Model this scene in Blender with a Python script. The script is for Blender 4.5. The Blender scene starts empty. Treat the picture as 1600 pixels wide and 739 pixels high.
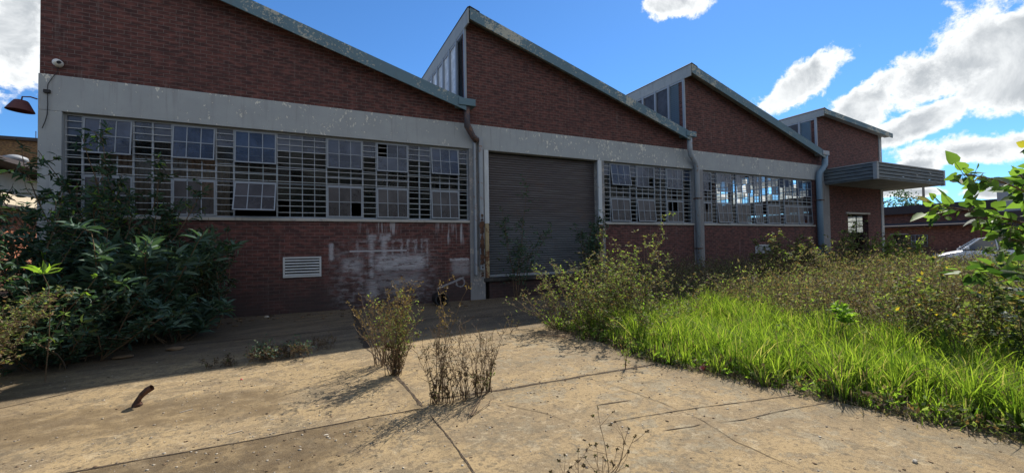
import bpy, math, random
import numpy as np
from mathutils import Vector, Matrix
rnd = random.Random(7)
RG = np.random.default_rng(11)
sc = bpy.context.scene
COL = sc.collection
rad = math.radians

# ---------------------------------------------------------------- camera
cam = bpy.data.cameras.new('camera')
cam.lens = 14.69; cam.sensor_width = 36; cam.clip_start = 0.05; cam.clip_end = 3000
co = bpy.data.objects.new('camera', cam); COL.objects.link(co)
R = Matrix(((0.90220413, 0.00429307, -0.43128792), (-0.43100929, -0.02831532, -0.90190312), (-0.01608398, 0.99958982, -0.02369585)))
co.matrix_world = Matrix.Translation((0, 0, 1.6)) @ R.to_4x4()
sc.camera = co

# ---------------------------------------------------------------- exposure
SUN_AZ, SUN_EL = 56.0, 44.0
sc.view_settings.view_transform = 'Standard'; sc.view_settings.look = 'None'
sc.view_settings.exposure = 0.75; sc.view_settings.gamma = 1.0; sc.view_settings.use_curve_mapping = False
sc.cycles.max_bounces = 8; sc.cycles.transparent_max_bounces = 24
sc.cycles.use_denoising = True
try: sc.cycles.caustics_reflective = False; sc.cycles.caustics_refractive = False
except Exception: pass

# ---------------------------------------------------------------- node expression helper
class S:
    """A socket with arithmetic."""
    def __init__(s, t, k): s.t, s.k = t, k
    def _m(s, op, *a, clamp=False):
        n = s.t.nodes.new('ShaderNodeMath'); n.operation = op; n.use_clamp = clamp
        for i, v in enumerate((s,) + a):
            if isinstance(v, S): s.t.links.new(v.k, n.inputs[i])
            else: n.inputs[i].default_value = float(v)
        return S(s.t, n.outputs[0])
    def __add__(s, o): return s._m('ADD', o)
    __radd__ = __add__
    def __sub__(s, o): return s._m('SUBTRACT', o)
    def __rsub__(s, o): return (s * -1) + o
    def __mul__(s, o): return s._m('MULTIPLY', o)
    __rmul__ = __mul__
    def __truediv__(s, o): return s._m('DIVIDE', o)
    def mx(s, o): return s._m('MAXIMUM', o)
    def mn(s, o): return s._m('MINIMUM', o)
    def ab(s): return s._m('ABSOLUTE')
    def clamp(s): return s._m('ADD', 0.0, clamp=True)
    def sqrt(s): return s._m('SQRT')
    def gt(s, v): return s._m('GREATER_THAN', v)
    def ss(s, a, b):
        n = s.t.nodes.new('ShaderNodeMapRange'); n.interpolation_type = 'SMOOTHSTEP'
        s.t.links.new(s.k, n.inputs['Value'])
        n.inputs['From Min'].default_value = a; n.inputs['From Max'].default_value = b
        return S(s.t, n.outputs[0])

class G:
    """Material graph builder."""
    def __init__(g, tree): g.t = tree
    def n(g, kind, **kw):
        n = g.t.nodes.new(kind)
        for k, v in kw.items(): setattr(n, k, v)
        return n
    def put(g, n, name, v):
        i = n.inputs[name]
        if isinstance(v, S): g.t.links.new(v.k, i)
        elif isinstance(v, bpy.types.NodeSocket): g.t.links.new(v, i)
        elif isinstance(v, (tuple, list)) and len(v) == 3 and i.type == 'RGBA': i.default_value = (*v, 1)
        else: i.default_value = v
    def pos(g):
        n = g.n('ShaderNodeNewGeometry'); return n.outputs['Position']
    def obj(g):
        return g.n('ShaderNodeTexCoord').outputs['Object']
    def xyz(g, v):
        n = g.n('ShaderNodeSeparateXYZ'); g.t.links.new(v, n.inputs[0])
        return [S(g.t, n.outputs[i]) for i in range(3)]
    def vec(g, x, y, z):
        n = g.n('ShaderNodeCombineXYZ')
        for i, v in enumerate((x, y, z)): g.put(n, i, v)
        return n.outputs[0]
    def noise(g, v, scale, detail=4, rough=.6, dist=0.0):
        n = g.n('ShaderNodeTexNoise'); g.t.links.new(v, n.inputs['Vector'])
        n.inputs['Scale'].default_value = scale; n.inputs['Detail'].default_value = detail
        n.inputs['Roughness'].default_value = rough; n.inputs['Distortion'].default_value = dist
        return S(g.t, n.outputs['Fac'])
    def voro(g, v, scale, feat='F1'):
        n = g.n('ShaderNodeTexVoronoi', feature=feat); g.t.links.new(v, n.inputs['Vector']); n.inputs['Scale'].default_value = scale
        return n
    def mix(g, f, a, b, mode='MIX'):
        n = g.n('ShaderNodeMix', data_type='RGBA', blend_type=mode)
        g.put(n, 0, f)
        for i, v in ((6, a), (7, b)):
            if isinstance(v, bpy.types.NodeSocket): g.t.links.new(v, n.inputs[i])
            elif isinstance(v, S): g.t.links.new(v.k, n.inputs[i])
            else: n.inputs[i].default_value = (*v, 1)
        return n.outputs[2]
    def island(g): return S(g.t, g.n('ShaderNodeNewGeometry').outputs['Random Per Island'])
    def bump(g, h, strength=.3, dist=.01):
        n = g.n('ShaderNodeBump'); g.put(n, 'Height', h); n.inputs['Strength'].default_value = strength; n.inputs['Distance'].default_value = dist
        return n.outputs[0]
    def rect(g, x, z, x0, x1, z0, z1, soft):
        a = x.ss(x0 - soft, x0 + soft) * (1 - x.ss(x1 - soft, x1 + soft))
        b = z.ss(z0 - soft, z0 + soft) * (1 - z.ss(z1 - soft, z1 + soft))
        return a * b

def mat(name, fn):
    m = bpy.data.materials.new(name); m.use_nodes = True
    t = m.node_tree; t.nodes.clear(); g = G(t)
    out = g.n('ShaderNodeOutputMaterial'); r = fn(g)
    t.links.new(r, out.inputs['Surface'])
    return m
def pbsdf(g, color, rough=.8, metal=0.0, normal=None, spec=.5, **kw):
    b = g.n('ShaderNodeBsdfPrincipled')
    g.put(b, 'Base Color', color); g.put(b, 'Roughness', rough); g.put(b, 'Metallic', metal)
    b.inputs['Specular IOR Level'].default_value = spec
    if normal is not None: g.t.links.new(normal, b.inputs['Normal'])
    for k, v in kw.items(): g.put(b, k, v)
    return b.outputs[0]

# ---------------------------------------------------------------- world: Nishita sky with cumulus
w = bpy.data.worlds.new('World'); sc.world = w; w.use_nodes = True
t = w.node_tree; t.nodes.clear(); g = G(t)
sky = g.n('ShaderNodeTexSky', sky_type='NISHITA'); sky.sun_disc = False
sky.sun_elevation = rad(SUN_EL); sky.sun_rotation = rad(SUN_AZ)
sky.air_density = 1.0; sky.dust_density = 0.2; sky.ozone_density = 4.0; sky.altitude = 1500
dirv = g.n('ShaderNodeTexCoord').outputs['Generated']
def dot(v, c):
    n = g.n('ShaderNodeVectorMath', operation='DOT_PRODUCT'); t.links.new(v, n.inputs[0]); n.inputs[1].default_value = c
    return S(t, n.outputs['Value'])
CL = [((-0.3974,0.8582,0.3248),(20.1624,9.2704,0.1760),(2.3220,5.2747,-11.0975)),
((0.6438,0.5991,0.4760),(9.8517,-12.2583,2.1044),(12.8862,13.8715,-34.8860)),
((0.8280,0.4785,0.2922),(4.1972,-10.3059,4.9839),(13.9164,-8.3251,-25.8042)),
((0.9181,0.2806,0.2798),(1.7538,-7.6706,1.9386),(7.0680,-4.0739,-19.1103)),
((0.9320,0.2183,0.2894),(2.7944,-15.8002,2.9210),(4.8648,-1.4941,-14.5396)),
((0.8850,0.3981,0.2413),(6.6461,-17.7801,4.9567),(10.9145,-5.2256,-31.4050)),
((0.9457,0.2296,0.2301),(3.2811,-15.0831,1.5652),(5.3694,0.8135,-22.8818)),
((0.9228,0.3306,0.1981),(4.5264,-15.3326,4.5004),(12.9725,-12.9372,-38.8342)),
((0.9512,0.2734,0.1427),(2.9180,-10.3822,0.4400),(5.3547,2.7437,-40.9406)),
((0.9308,0.3441,0.1234),(6.9190,-19.9268,3.3669),(9.6586,-8.4272,-49.3386)),
((0.9315,0.3540,0.0830),(7.4502,-19.4655,-0.5834),(4.1751,12.4729,-100.0456)),
((0.9649,0.2520,0.0737),(4.9600,-19.0887,0.3262),(7.1137,2.2780,-100.9729))]
field = None
for c, U, V in CL:
    dc = dot(dirv, c).mx(0.02); a = dot(dirv, U) / dc; b = dot(dirv, V) / dc
    f = 1 - (a * a + b * b).sqrt()
    field = f if field is None else field.mx(f)
field = field.mx(-1.2)
# unseen clouds behind the camera, added as neutral fill for the shaded front
n1 = g.noise(dirv, 9, 7, .62, .25); n2 = g.noise(dirv, 3.1, 3, .5); n3 = g.noise(dirv, 22, 5, .65, .3)
dx, dy, dz = g.xyz(dirv)
back = (n2 - .50) * 4 - (dy.ss(-.25, .15)) * 3
n4 = g.noise(dirv, 60, 4, .65, .2)
cf = field.mx(back) + .22 + (n1 - .5) * 2.0 + (n3 - .5) * 1.3 + (n4 - .5) * .5
mask = cf.ss(.0, .34)
core = (cf.ss(.2, .85) * (g.noise(dirv, 7, 6, .65, .4).ss(.34, .6) * .75 + .25)).clamp()
white, grey = (6.6, 6.75, 6.8), (3.2, 3.45, 3.7)
ccol = g.mix(core, white, grey)
skyc = g.mix(1.0, sky.outputs[0], (0.50, 0.80, 1.02), 'MULTIPLY')
fin = g.mix(mask * dz.ss(-.02, .03), skyc, ccol)
bg = g.n('ShaderNodeBackground'); t.links.new(fin, bg.inputs[0]); bg.inputs[1].default_value = 0.10
wo = g.n('ShaderNodeOutputWorld'); t.links.new(bg.outputs[0], wo.inputs[0])

sun = bpy.data.lights.new('sun', 'SUN'); sun.energy = 4.6; sun.angle = rad(.5); sun.color = (1, .94, .86)
so = bpy.data.objects.new('sun', sun); COL.objects.link(so); so.location = (20, 20, 40)
sd = Vector((math.sin(rad(SUN_AZ)) * math.cos(rad(SUN_EL)), math.cos(rad(SUN_AZ)) * math.cos(rad(SUN_EL)), math.sin(rad(SUN_EL))))
so.rotation_euler = sd.to_track_quat('Z', 'Y').to_euler()

# ---------------------------------------------------------------- materials
def m_brick(base=(.115, .046, .039), base2=(.062, .03, .028), mortar=(.165, .13, .12), marks=False, scale=1.0):
    def fn(g):
        p = g.pos(); x, y, z = g.xyz(p)
        v = g.vec(x + y, z, 0.0)
        b = g.n('ShaderNodeTexBrick'); g.t.links.new(v, b.inputs['Vector'])
        b.offset = .5; b.squash = 1
        g.put(b, 'Color1', base); g.put(b, 'Color2', base2); g.put(b, 'Mortar', mortar)
        g.put(b, 'Scale', 1.0); g.put(b, 'Mortar Size', .006); g.put(b, 'Mortar Smooth', .25); g.put(b, 'Bias', -.1)
        g.put(b, 'Brick Width', .232 * scale); g.put(b, 'Row Height', .085 * scale)
        big = g.noise(p, .7, 5, .65); fine = g.noise(p, 60, 3, .7)
        c = g.mix(big.ss(.35, .7) * .45, b.outputs[0], (.07, .036, .034))
        c = g.mix(fine.ss(.55, .8) * .35, c, (.22, .12, .10))
        bb = g.noise(g.vec((x + y) * 1.0, z * 2.7, 0.0), 4.5, 1, .5)
        c = g.mix(bb.ss(.5, .66) * .45, c, tuple(v * 1.75 for v in base))
        c = g.mix((1 - bb.ss(.34, .46)) * .5, c, (.04, .024, .024))
        streak = g.noise(g.vec(x * 5, z * .35, y), 1.5, 4, .6)
        c = g.mix(streak.ss(.58, .75) * .35, c, (.24, .2, .185))
        # damp, sooty foot of the wall
        foot = (1 - z.ss(.1, 1.5)) * (.6 + .4 * g.noise(p, 1.3, 3, .6).ss(.35, .6))
        c = g.mix(foot * .85, c, (.045, .036, .036))
        if marks:
            nn = g.noise(g.vec(x * 1.3, z * 3, y), 3, 5, .7); n8 = g.noise(p, 14, 4, .65)
            n9 = g.noise(p, 5, 5, .7)
            xx = x + (n8 - .5) * .09 + (n9 - .5) * .10; zz = z + (n8 - .5) * .10 + (n9 - .5) * .08
            R = lambda *a: g.rect(xx, zz, *a)
            solid = (R(1.40, 1.53, .78, 1.98, .06) * .85).mx(R(1.72, 1.88, 1.25, 2.0, .06) * .9).mx(R(1.36, 1.6, 1.8, 1.98, .05) * .8).mx(R(1.68, 1.98, 1.82, 2.02, .05) * .8).mx(R(1.55, 2.95, .98, 1.42, .12))
            solid = solid.mx(R(.72, 1.2, .95, 1.35, .14) * .8).mx(R(1.33, 1.66, .2, .8, .12) * .7).mx(R(1.9, 2.75, .55, .75, .08) * .7)
            solid = solid.mx(R(2.0, 2.2, .3, .95, .08) * .5).mx(R(1.45, 2.9, .45, 1.0, .25) * .5)
            out = R(2.0, 2.32, 1.4, 1.86, .02) * (1 - R(2.07, 2.25, 1.45, 1.78, .02))
            out = out.mx(R(2.42, 2.72, 1.4, 1.86, .02) * (1 - R(2.48, 2.64, 1.45, 1.78, .02)))
            out = out.mx(R(2.82, 3.04, 1.0, 1.86, .03) * (1 - R(2.87, 2.98, 1.0, 1.78, .02)))
            out = out.mx(R(1.05, 1.9, 1.78, 1.85, .02) * .6).mx(R(1.08, 1.14, 1.2, 1.85, .02) * .7)
            small = R(3.68, 4.28, 1.2, 1.27, .015).mx(R(3.75, 4.3, .78, 1.22, .1) * .55)
            ch = ((zz - (.42 + (xx - 3.35) * .36)).ab() - .018)
            chalk = (1 - ch.ss(0, .02)) * g.rect(xx, zz, 3.3, 4.1, .2, .9, .04) * .6
            ring = ((((xx - 4.0) * (xx - 4.0) + (zz - .55) * (zz - .55)).sqrt() - .13).ab())
            chalk = chalk.mx((1 - ring.ss(.005, .03)) * .5)
            drips = R(3.3, 4.2, 1.75, 2.35, .15) * streak.ss(.5, .62) * .8
            drips = drips.mx(R(1.2, 2.3, 2.0, 2.36, .1) * streak.ss(.48, .6) * .7).mx(R(.4, .5, 1.3, 1.75, .04) * .8)
            haze = R(.5, 3.2, .1, 1.7, .35) * nn.ss(.42, .7) * .5
            lines = g.rect(x, z, .9, 2.42, 1.515, 1.56, .008)
            bs = g.noise(g.vec(x * 1.5, z * 22, y), 2.0, 3, .6)
            wmask = ((solid.mx(out * n9.ss(.36, .58) * .8) * nn.ss(.3, .5) * (.35 + .65 * bs.ss(.35, .55))).mx(small * nn.ss(.3, .5)).mx(chalk).mx(drips).mx(haze).mx(lines * .95)) * .8
            wmask = wmask * (.55 + .45 * fine.ss(.3, .6))
            c = g.mix(wmask.clamp(), c, (.52, .53, .56))
        h = S(g.t, b.outputs['Fac']) * -1 + fine * .4
        return pbsdf(g, c, .88, normal=g.bump(h, .6, .006), spec=.25)
    return mat('brick', fn)
M = {}
M['brick'] = m_brick(marks=True)
M['brick_orange'] = m_brick((.42, .14, .06), (.33, .12, .06), (.36, .3, .24))
M['brick_far'] = m_brick((.25, .10, .065), (.17, .07, .05), (.24, .19, .15))
M['brick_brown'] = m_brick((.2, .115, .05), (.15, .085, .04), (.14, .1, .06))

def f_concrete(g, base=(.40, .415, .42), peel=(.66, .64, .57), amt=.62, dirt=.5, vertical=False, sc_=3.2):
    p = g.pos(); x, y, z = g.xyz(p)
    n = g.noise(p, sc_, 6, .68); n2 = g.noise(p, 15, 5, .7, .6); n3 = g.noise(p, .8, 3, .5); fine = g.noise(p, 80, 2, .6)
    pm = (n2 * .55 + n * .45 + (n3 - .5) * .35)
    pk = pm.ss(amt - .012, amt + .012)
    c = g.mix(g.noise(p, 2.2, 4, .6).ss(.3, .7) * .5, base, tuple(v * .8 for v in base))
    st = g.noise(g.vec(x * 6, z * .4, y * 6), 1.6, 4, .6)
    c = g.mix(st.ss(.55, .78) * dirt, c, (.16, .15, .145))
    c = g.mix(pk, c, peel)
    h = pk * -1 + fine * .2
    return pbsdf(g, c, .85, normal=g.bump(h, .4, .004), spec=.25)
def f_band(g):
    p = g.pos(); x, y, z = g.xyz(p)
    v = g.vec(x, y, z * .55); n = g.noise(v, 17, 4, .62, .2); m = g.noise(p, 2.1, 3, .6); big = g.noise(p, .5, 2, .5)
    k = n + (m - .5) * .42 + z.ss(5.18, 5.37) * .06 + (x - 5).ss(-1, 5) * (1 - x.ss(12, 14)) * .035 + (big - .5) * .15
    pk = k.ss(.655, .672)
    c = g.mix(g.noise(p, 2.2, 4, .6).ss(.3, .7) * .5, (.35, .37, .375), (.285, .30, .31))
    st = g.noise(g.vec(x * 6, z * .4, y * 6), 1.6, 4, .6)
    c = g.mix(st.ss(.52, .75) * .35, c, (.17, .16, .155))
    c = g.mix((k.ss(.60, .65) * (1 - pk)) * .35, c, (.2, .19, .18))
    c = g.mix(pk, c, (.64, .62, .55))
    return pbsdf(g, c, .85, normal=g.bump(pk * -1 + g.noise(p, 80, 2) * .2, .5, .004), spec=.2)
M['band'] = mat('painted_concrete', f_band)
M['pier'] = mat('stained_pier', lambda g: f_concrete(g, base=(.235, .235, .24), peel=(.36, .33, .30), amt=.58, dirt=.85))
M['fascia'] = mat('peeling_blue_paint', lambda g: f_concrete(g, base=(.125, .195, .235), peel=(.40, .39, .33), amt=.555, dirt=.5, sc_=2.0))
M['fascia_grey'] = mat('grey_fascia_board', lambda g: f_concrete(g, base=(.30, .32, .33), peel=(.40, .39, .36), amt=.62, dirt=.5))
M['sill'] = mat('sill_concrete', lambda g: f_concrete(g, base=(.42, .40, .36), peel=(.3, .28, .25), amt=.6, dirt=.6))
M['post_white'] = mat('chipped_white_post', lambda g: f_concrete(g, base=(.55, .58, .60), peel=(.3, .2, .14), amt=.66, dirt=.3))
M['post_rust'] = mat('rusty_cream_post', lambda g: f_concrete(g, base=(.42, .34, .2), peel=(.17, .08, .045), amt=.54, dirt=.6))
M['plaster'] = mat('cream_plaster', lambda g: f_concrete(g, base=(.62, .53, .38), peel=(.5, .42, .32), amt=.6, dirt=.3))
def f_metal(g, base, rust=(.16, .06, .03), amt=.6, rough=.55, metal=0.0):
    p = g.pos(); n = g.noise(p, 7, 6, .7, .4); n2 = g.noise(p, 45, 3, .6)
    k = (n * .75 + n2 * .25).ss(amt - .03, amt + .05)
    c = g.mix(g.noise(p, 2, 3, .5).ss(.3, .7) * .4, base, tuple(v * .72 for v in base))
    c = g.mix(k, c, rust)
    return pbsdf(g, c, rough, metal, g.bump(n2 + k, .25, .003), spec=.4)
M['steel'] = mat('grey_painted_steel', lambda g: f_metal(g, (.27, .30, .34), amt=.66))
M['steel_light'] = mat('pale_painted_bars', lambda g: f_metal(g, (.46, .48, .49), amt=.64))
M['pipe_rust'] = mat('rusty_pipe', lambda g: f_metal(g, (.06, .05, .058), rust=(.15, .08, .055), amt=.5))
M['pipe_blue'] = mat('faded_blue_pipe', lambda g: f_metal(g, (.17, .25, .32), amt=.64))
M['pipe_grey'] = mat('grey_pipe', lambda g: f_metal(g, (.3, .33, .36), rust=(.24, .13, .08), amt=.57))
M['rust'] = mat('deep_rust', lambda g: f_metal(g, (.055, .028, .018), rust=(.12, .055, .03), amt=.5, rough=.85))
M['lamp_red'] = mat('dull_red_enamel', lambda g: f_metal(g, (.10, .028, .025), amt=.62, rough=.6))
M['white'] = mat('white_plastic', lambda g: f_metal(g, (.7, .69, .66), rust=(.4, .36, .3), amt=.68))
M['black'] = mat('black_rubber', lambda g: f_metal(g, (.02, .02, .021), rust=(.05, .04, .035), amt=.6, rough=.7))
M['sheet'] = mat('roof_sheet', lambda g: f_metal(g, (.3, .31, .31), rust=(.2, .1, .06), amt=.6))
M['sheet_dark'] = mat('dark_roof_sheet', lambda g: f_metal(g, (.06, .05, .05), rust=(.09, .06, .045), amt=.6, rough=.95))
M['sheet_pale'] = mat('pale_wall_sheet', lambda g: f_metal(g, (.36, .38, .38), rust=(.25, .2, .16), amt=.66))
M['curtain'] = mat('brown_interior_sheet', lambda g: f_metal(g, (.32, .23, .18), rust=(.2, .12, .08), amt=.55))
M['interior'] = mat('grimy_interior', lambda g: f_concrete(g, base=(.05, .048, .045), peel=(.09, .08, .07), amt=.6))
M['red'] = mat('red_tin', lambda g: f_metal(g, (.5, .06, .05), rust=(.5, .5, .5), amt=.6, rough=.4))
M['timber'] = mat('grey_timber', lambda g: f_metal(g, (.2, .16, .12), rust=(.12, .09, .07), amt=.55, rough=.9))
def f_shutter(g):
    p = g.pos(); x, y, z = g.xyz(p)
    n = g.noise(g.vec(x * .6, z * 9, 0.0), 1.3, 4, .6); n2 = g.noise(p, 2.0, 4, .6)
    c = g.mix(z.ss(1.6, 3.0) * .8, (.095, .105, .118), (.078, .06, .06))
    c = g.mix(n.ss(.45, .7) * .35, c, (.2, .2, .21))
    c = g.mix(n2.ss(.55, .75) * .5, c, (.11, .07, .055))
    return pbsdf(g, c, .5, .0, g.bump(g.noise(p, 50, 2), .15, .003), spec=.5)
M['shutter'] = mat('roller_shutter_steel', f_shutter)
def f_canopy(g):
    p = g.pos(); x, y, z = g.xyz(p)
    n = g.noise(g.vec(x * 1.2, z * 7, y * 1.2), 2.0, 5, .65)
    c = g.mix(n.ss(.4, .6) * .7, (.085, .105, .12), (.17, .19, .195))
    c = g.mix(g.noise(p, 4, 4).ss(.58, .7) * .6, c, (.10, .09, .085))
    return pbsdf(g, c, .75)
M['canopy'] = mat('weathered_canopy_boards', f_canopy)
def f_glass(base, alpha, rough=.12):
    def fn(g):
        p = g.pos(); d = g.noise(p, 3, 5, .7).ss(.35, .75); i = g.island()
        c = g.mix(d * .5 + i * .3, base, tuple(min(1, v * 1.9 + .008) for v in base))
        pb = pbsdf(g, c, rough, spec=.42)
        tr = g.n('ShaderNodeBsdfTransparent'); tr.inputs[0].default_value = (.75, .82, .84, 1)
        mx = g.n('ShaderNodeMixShader'); g.put(mx, 0, (alpha + d * .25 + (i - .5) * .3).clamp())
        g.t.links.new(tr.outputs[0], mx.inputs[1]); g.t.links.new(pb, mx.inputs[2])
        return mx.outputs[0]
    return mat('glass', fn)
M['glass'] = f_glass((.008, .012, .012), .22, .08)
M['glass_dusty'] = f_glass((.038, .035, .039), .82, .35)
M['glass_sky_blue'] = f_glass((.028, .042, .075), .8, .15)  # blue base stands in for sky mirrored in the upper panes
M['glass_sky_pale'] = f_glass((.55, .58, .6), .75, .3)  # pale base stands in for bright sky mirrored in the clerestory
def f_frost(g):
    c = g.mix(g.noise(g.pos(), 4, 4, .6).ss(.3, .7), (.75, .77, .74), (.5, .52, .5))
    pb = pbsdf(g, c, .5); tl = g.n('ShaderNodeBsdfTranslucent'); g.t.links.new(c, tl.inputs[0])
    mx = g.n('ShaderNodeMixShader'); mx.inputs[0].default_value = .7; g.t.links.new(pb, mx.inputs[1]); g.t.links.new(tl.outputs[0], mx.inputs[2]); return mx.outputs[0]
M['frosted'] = mat('frosted_glass', f_frost)
M['clear'] = mat('car_glass', lambda g: pbsdf(g, (.03, .04, .045), .05, spec=.8))

def f_ground(g):
    p = g.pos(); x, y, z = g.xyz(p)
    a = g.noise(p, .9, 6, .65, .5); b = g.noise(p, 3.2, 6, .7, .3); c_ = g.noise(p, 30, 5, .75); d = g.noise(p, 150, 3, .7)
    st = g.noise(g.vec(x * .35 + y * .12, y * 1.5 - x * .3, 0.0), 2.2, 5, .65, .4)
    e2 = g.noise(p, 6.5, 6, .72, .5); f2 = g.noise(g.vec(x + 7, y * 1.3 - 3, 0.0), 1.7, 7, .72, .8)
    g3 = g.noise(p, 14, 7, .75, .3)
    c = g.mix(a.ss(.42, .60), (.300, .228, .132), (.215, .168, .108))
    c = g.mix(st.ss(.46, .6) * .6 * (1 - x.ss(.5, 2.5) * .6), c, (.385, .29, .165))
    c = g.mix((b * .6 + g3 * .4).ss(.50, .56) * .8, c, (.165, .130, .088))
    c = g.mix((f2 * .6 + g3 * .4).ss(.51, .57) * .75, c, (.14, .118, .084))
    c = g.mix((e2 * .6 + g3 * .4).ss(.53, .58) * .65, c, (.40, .325, .215))
    # bare greyish concrete showing through the dust, mostly to the right
    bare = (b * .35 + f2 * .3 + (x * .008) + e2 * .15 + g3 * .2)
    c = g.mix((bare.ss(.525, .575) * .5) * x.ss(.5, 2.2), c, (.30, .27, .20))
    c = g.mix(g3.ss(.55, .63) * .65, c, (.10, .08, .056))
    # dirt gathered along the joints and the grass edge
    jn = (1 - ((y - 4.25).ab()).ss(.0, .16)) * .5 * x.ss(.6, 1.2) + (1 - ((x - .95).ab()).ss(.0, .12)) * .4
    ge = (x + y * .18 - 4.75).ss(-.35, .1) * .5
    c = g.mix((jn.mx(ge) * e2.ss(.35, .6)).clamp(), c, (.09, .07, .045))
    # hall's shadow strip deepened in the colour, with dirt streaks and dirty left side
    shade_dirt = ((y + (b - .5) * .8).ss(6.9, 8.2) * .8).mx((1 - x.ss(-3.1, -2.0)) * .5)
    c = g.mix(shade_dirt.clamp(), c, g.mix(st.ss(.4, .62), (.058, .048, .043), (.11, .09, .075)))
    c = g.mix(c_.ss(.50, .62) * .6, c, (.12, .09, .06))
    c = g.mix((1 - c_.ss(.30, .42)) * .5, c, (.42, .33, .21))
    c = g.mix(d.ss(.54, .64) * .6, c, (.075, .056, .04))
    c = g.mix((1 - d.ss(.36, .45)) * .5, c, (.46, .37, .25))
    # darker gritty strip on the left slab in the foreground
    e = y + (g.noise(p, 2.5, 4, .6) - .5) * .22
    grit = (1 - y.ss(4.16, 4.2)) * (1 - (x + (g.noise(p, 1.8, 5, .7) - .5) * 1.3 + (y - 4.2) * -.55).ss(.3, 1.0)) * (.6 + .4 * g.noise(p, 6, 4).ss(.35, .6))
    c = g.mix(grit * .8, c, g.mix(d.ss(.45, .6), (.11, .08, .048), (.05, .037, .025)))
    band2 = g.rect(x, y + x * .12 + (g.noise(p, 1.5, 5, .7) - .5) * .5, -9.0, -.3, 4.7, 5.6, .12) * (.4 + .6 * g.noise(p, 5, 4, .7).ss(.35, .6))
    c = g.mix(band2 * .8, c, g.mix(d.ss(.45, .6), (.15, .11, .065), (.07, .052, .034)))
    c = g.mix(1.0, c, (1.08, 1.04, .94), 'MULTIPLY')
    v = g.voro(p, 38); vd = S(g.t, v.outputs['Distance'])
    speck = (1 - vd.ss(.08, .15)) * c_.ss(.5, .6)
    c = g.mix(speck * .4, c, (.5, .44, .34))
    h = b * .5 + c_ * .35 + d * .25 + a
    return pbsdf(g, c, .93, normal=g.bump(h, .8, .022), spec=.12)
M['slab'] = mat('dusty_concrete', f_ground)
def f_soil(g):
    p = g.pos()
    c = g.mix(g.noise(p, .6, 5, .6).ss(.35, .65), (.20, .15, .095), (.11, .10, .05))
    c = g.mix(g.noise(p, 14, 4, .7).ss(.5, .7) * .6, c, (.07, .055, .035))
    return pbsdf(g, c, .95, normal=g.bump(g.noise(p, 20, 5, .7), .7, .04), spec=.1)
M['soil'] = mat('soil', f_soil)
M['joint'] = mat('dirt_filled_joint', lambda g: pbsdf(g, g.mix(g.noise(g.pos(), 30, 3).ss(.4, .6), (.04, .03, .022), (.10, .075, .05)), .95, spec=.1))
M['stone'] = mat('pale_rubble', lambda g: pbsdf(g, g.mix(g.island(), (.14, .11, .08), (.44, .39, .31)), .9, spec=.2))
M['litter'] = mat('dark_litter', lambda g: pbsdf(g, g.mix(g.island(), (.05, .035, .022), (.19, .13, .08)), .95, spec=.1))

def m_leaf(name, c1, c2, c3=None, trans=.4, p3=.15, rough=.6, spec=.2, tsat=1.4):
    def fn(g):
        i = g.island(); c = g.mix(i.ss(0, 1), c1, c2)
        if c3: c = g.mix((i * 7.31)._m('FRACT').gt(1 - p3), c, c3)
        pb = pbsdf(g, c, rough, spec=spec)
        tl = g.n('ShaderNodeBsdfTranslucent'); cc = g.mix(1.0, c, (tsat * 1.1, tsat * 1.25, tsat * .55), 'MULTIPLY'); g.t.links.new(cc, tl.inputs[0])
        mx = g.n('ShaderNodeMixShader'); mx.inputs[0].default_value = trans
        g.t.links.new(pb, mx.inputs[1]); g.t.links.new(tl.outputs[0], mx.inputs[2])
        return mx.outputs[0]
    return mat(name, fn)
M['grass'] = m_leaf('grass_blade', (.09, .155, .02), (.29, .36, .06), (.40, .34, .16), .5, .09, .55, .25, 1.25)
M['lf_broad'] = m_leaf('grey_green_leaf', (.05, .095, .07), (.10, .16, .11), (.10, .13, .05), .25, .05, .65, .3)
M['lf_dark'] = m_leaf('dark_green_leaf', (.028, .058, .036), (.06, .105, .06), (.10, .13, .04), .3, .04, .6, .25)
M['lf_bright'] = m_leaf('yellow_green_leaf', (.16, .26, .04), (.26, .36, .06), None, .5)
M['lf_weed'] = m_leaf('weed_leaf', (.11, .14, .045), (.24, .27, .11), (.17, .10, .06), .45, .25, .7, .15)
M['lf_brown'] = m_leaf('dry_weed_leaf', (.115, .08, .06), (.27, .20, .145), (.13, .145, .06), .42, .3, .75, .12, tsat=1.05)
M['lf_dry'] = m_leaf('shrivelled_leaf', (.05, .033, .022), (.15, .10, .055), (.08, .10, .03), .25, .15, tsat=1)
M['lf_seed'] = m_leaf('seed_head', (.20, .13, .045), (.30, .20, .07), None, .3, tsat=1)
M['lf_heart'] = m_leaf('lime_green_leaf', (.035, .075, .02), (.17, .26, .06), (.36, .30, .05), .5, .06, .55, .2, 1.3)
M['lf_yellow'] = m_leaf('yellowing_leaf', (.07, .095, .03), (.21, .23, .08), (.42, .29, .05), .45, .08, .7, .1)
M['stem'] = mat('brown_stem', lambda g: pbsdf(g, g.mix(g.island(), (.10, .065, .04), (.18, .125, .075)), .85, spec=.2))
M['stem_green'] = mat('green_stem', lambda g: pbsdf(g, g.mix(g.island(), (.09, .10, .035), (.14, .13, .05)), .7, spec=.3))

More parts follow.
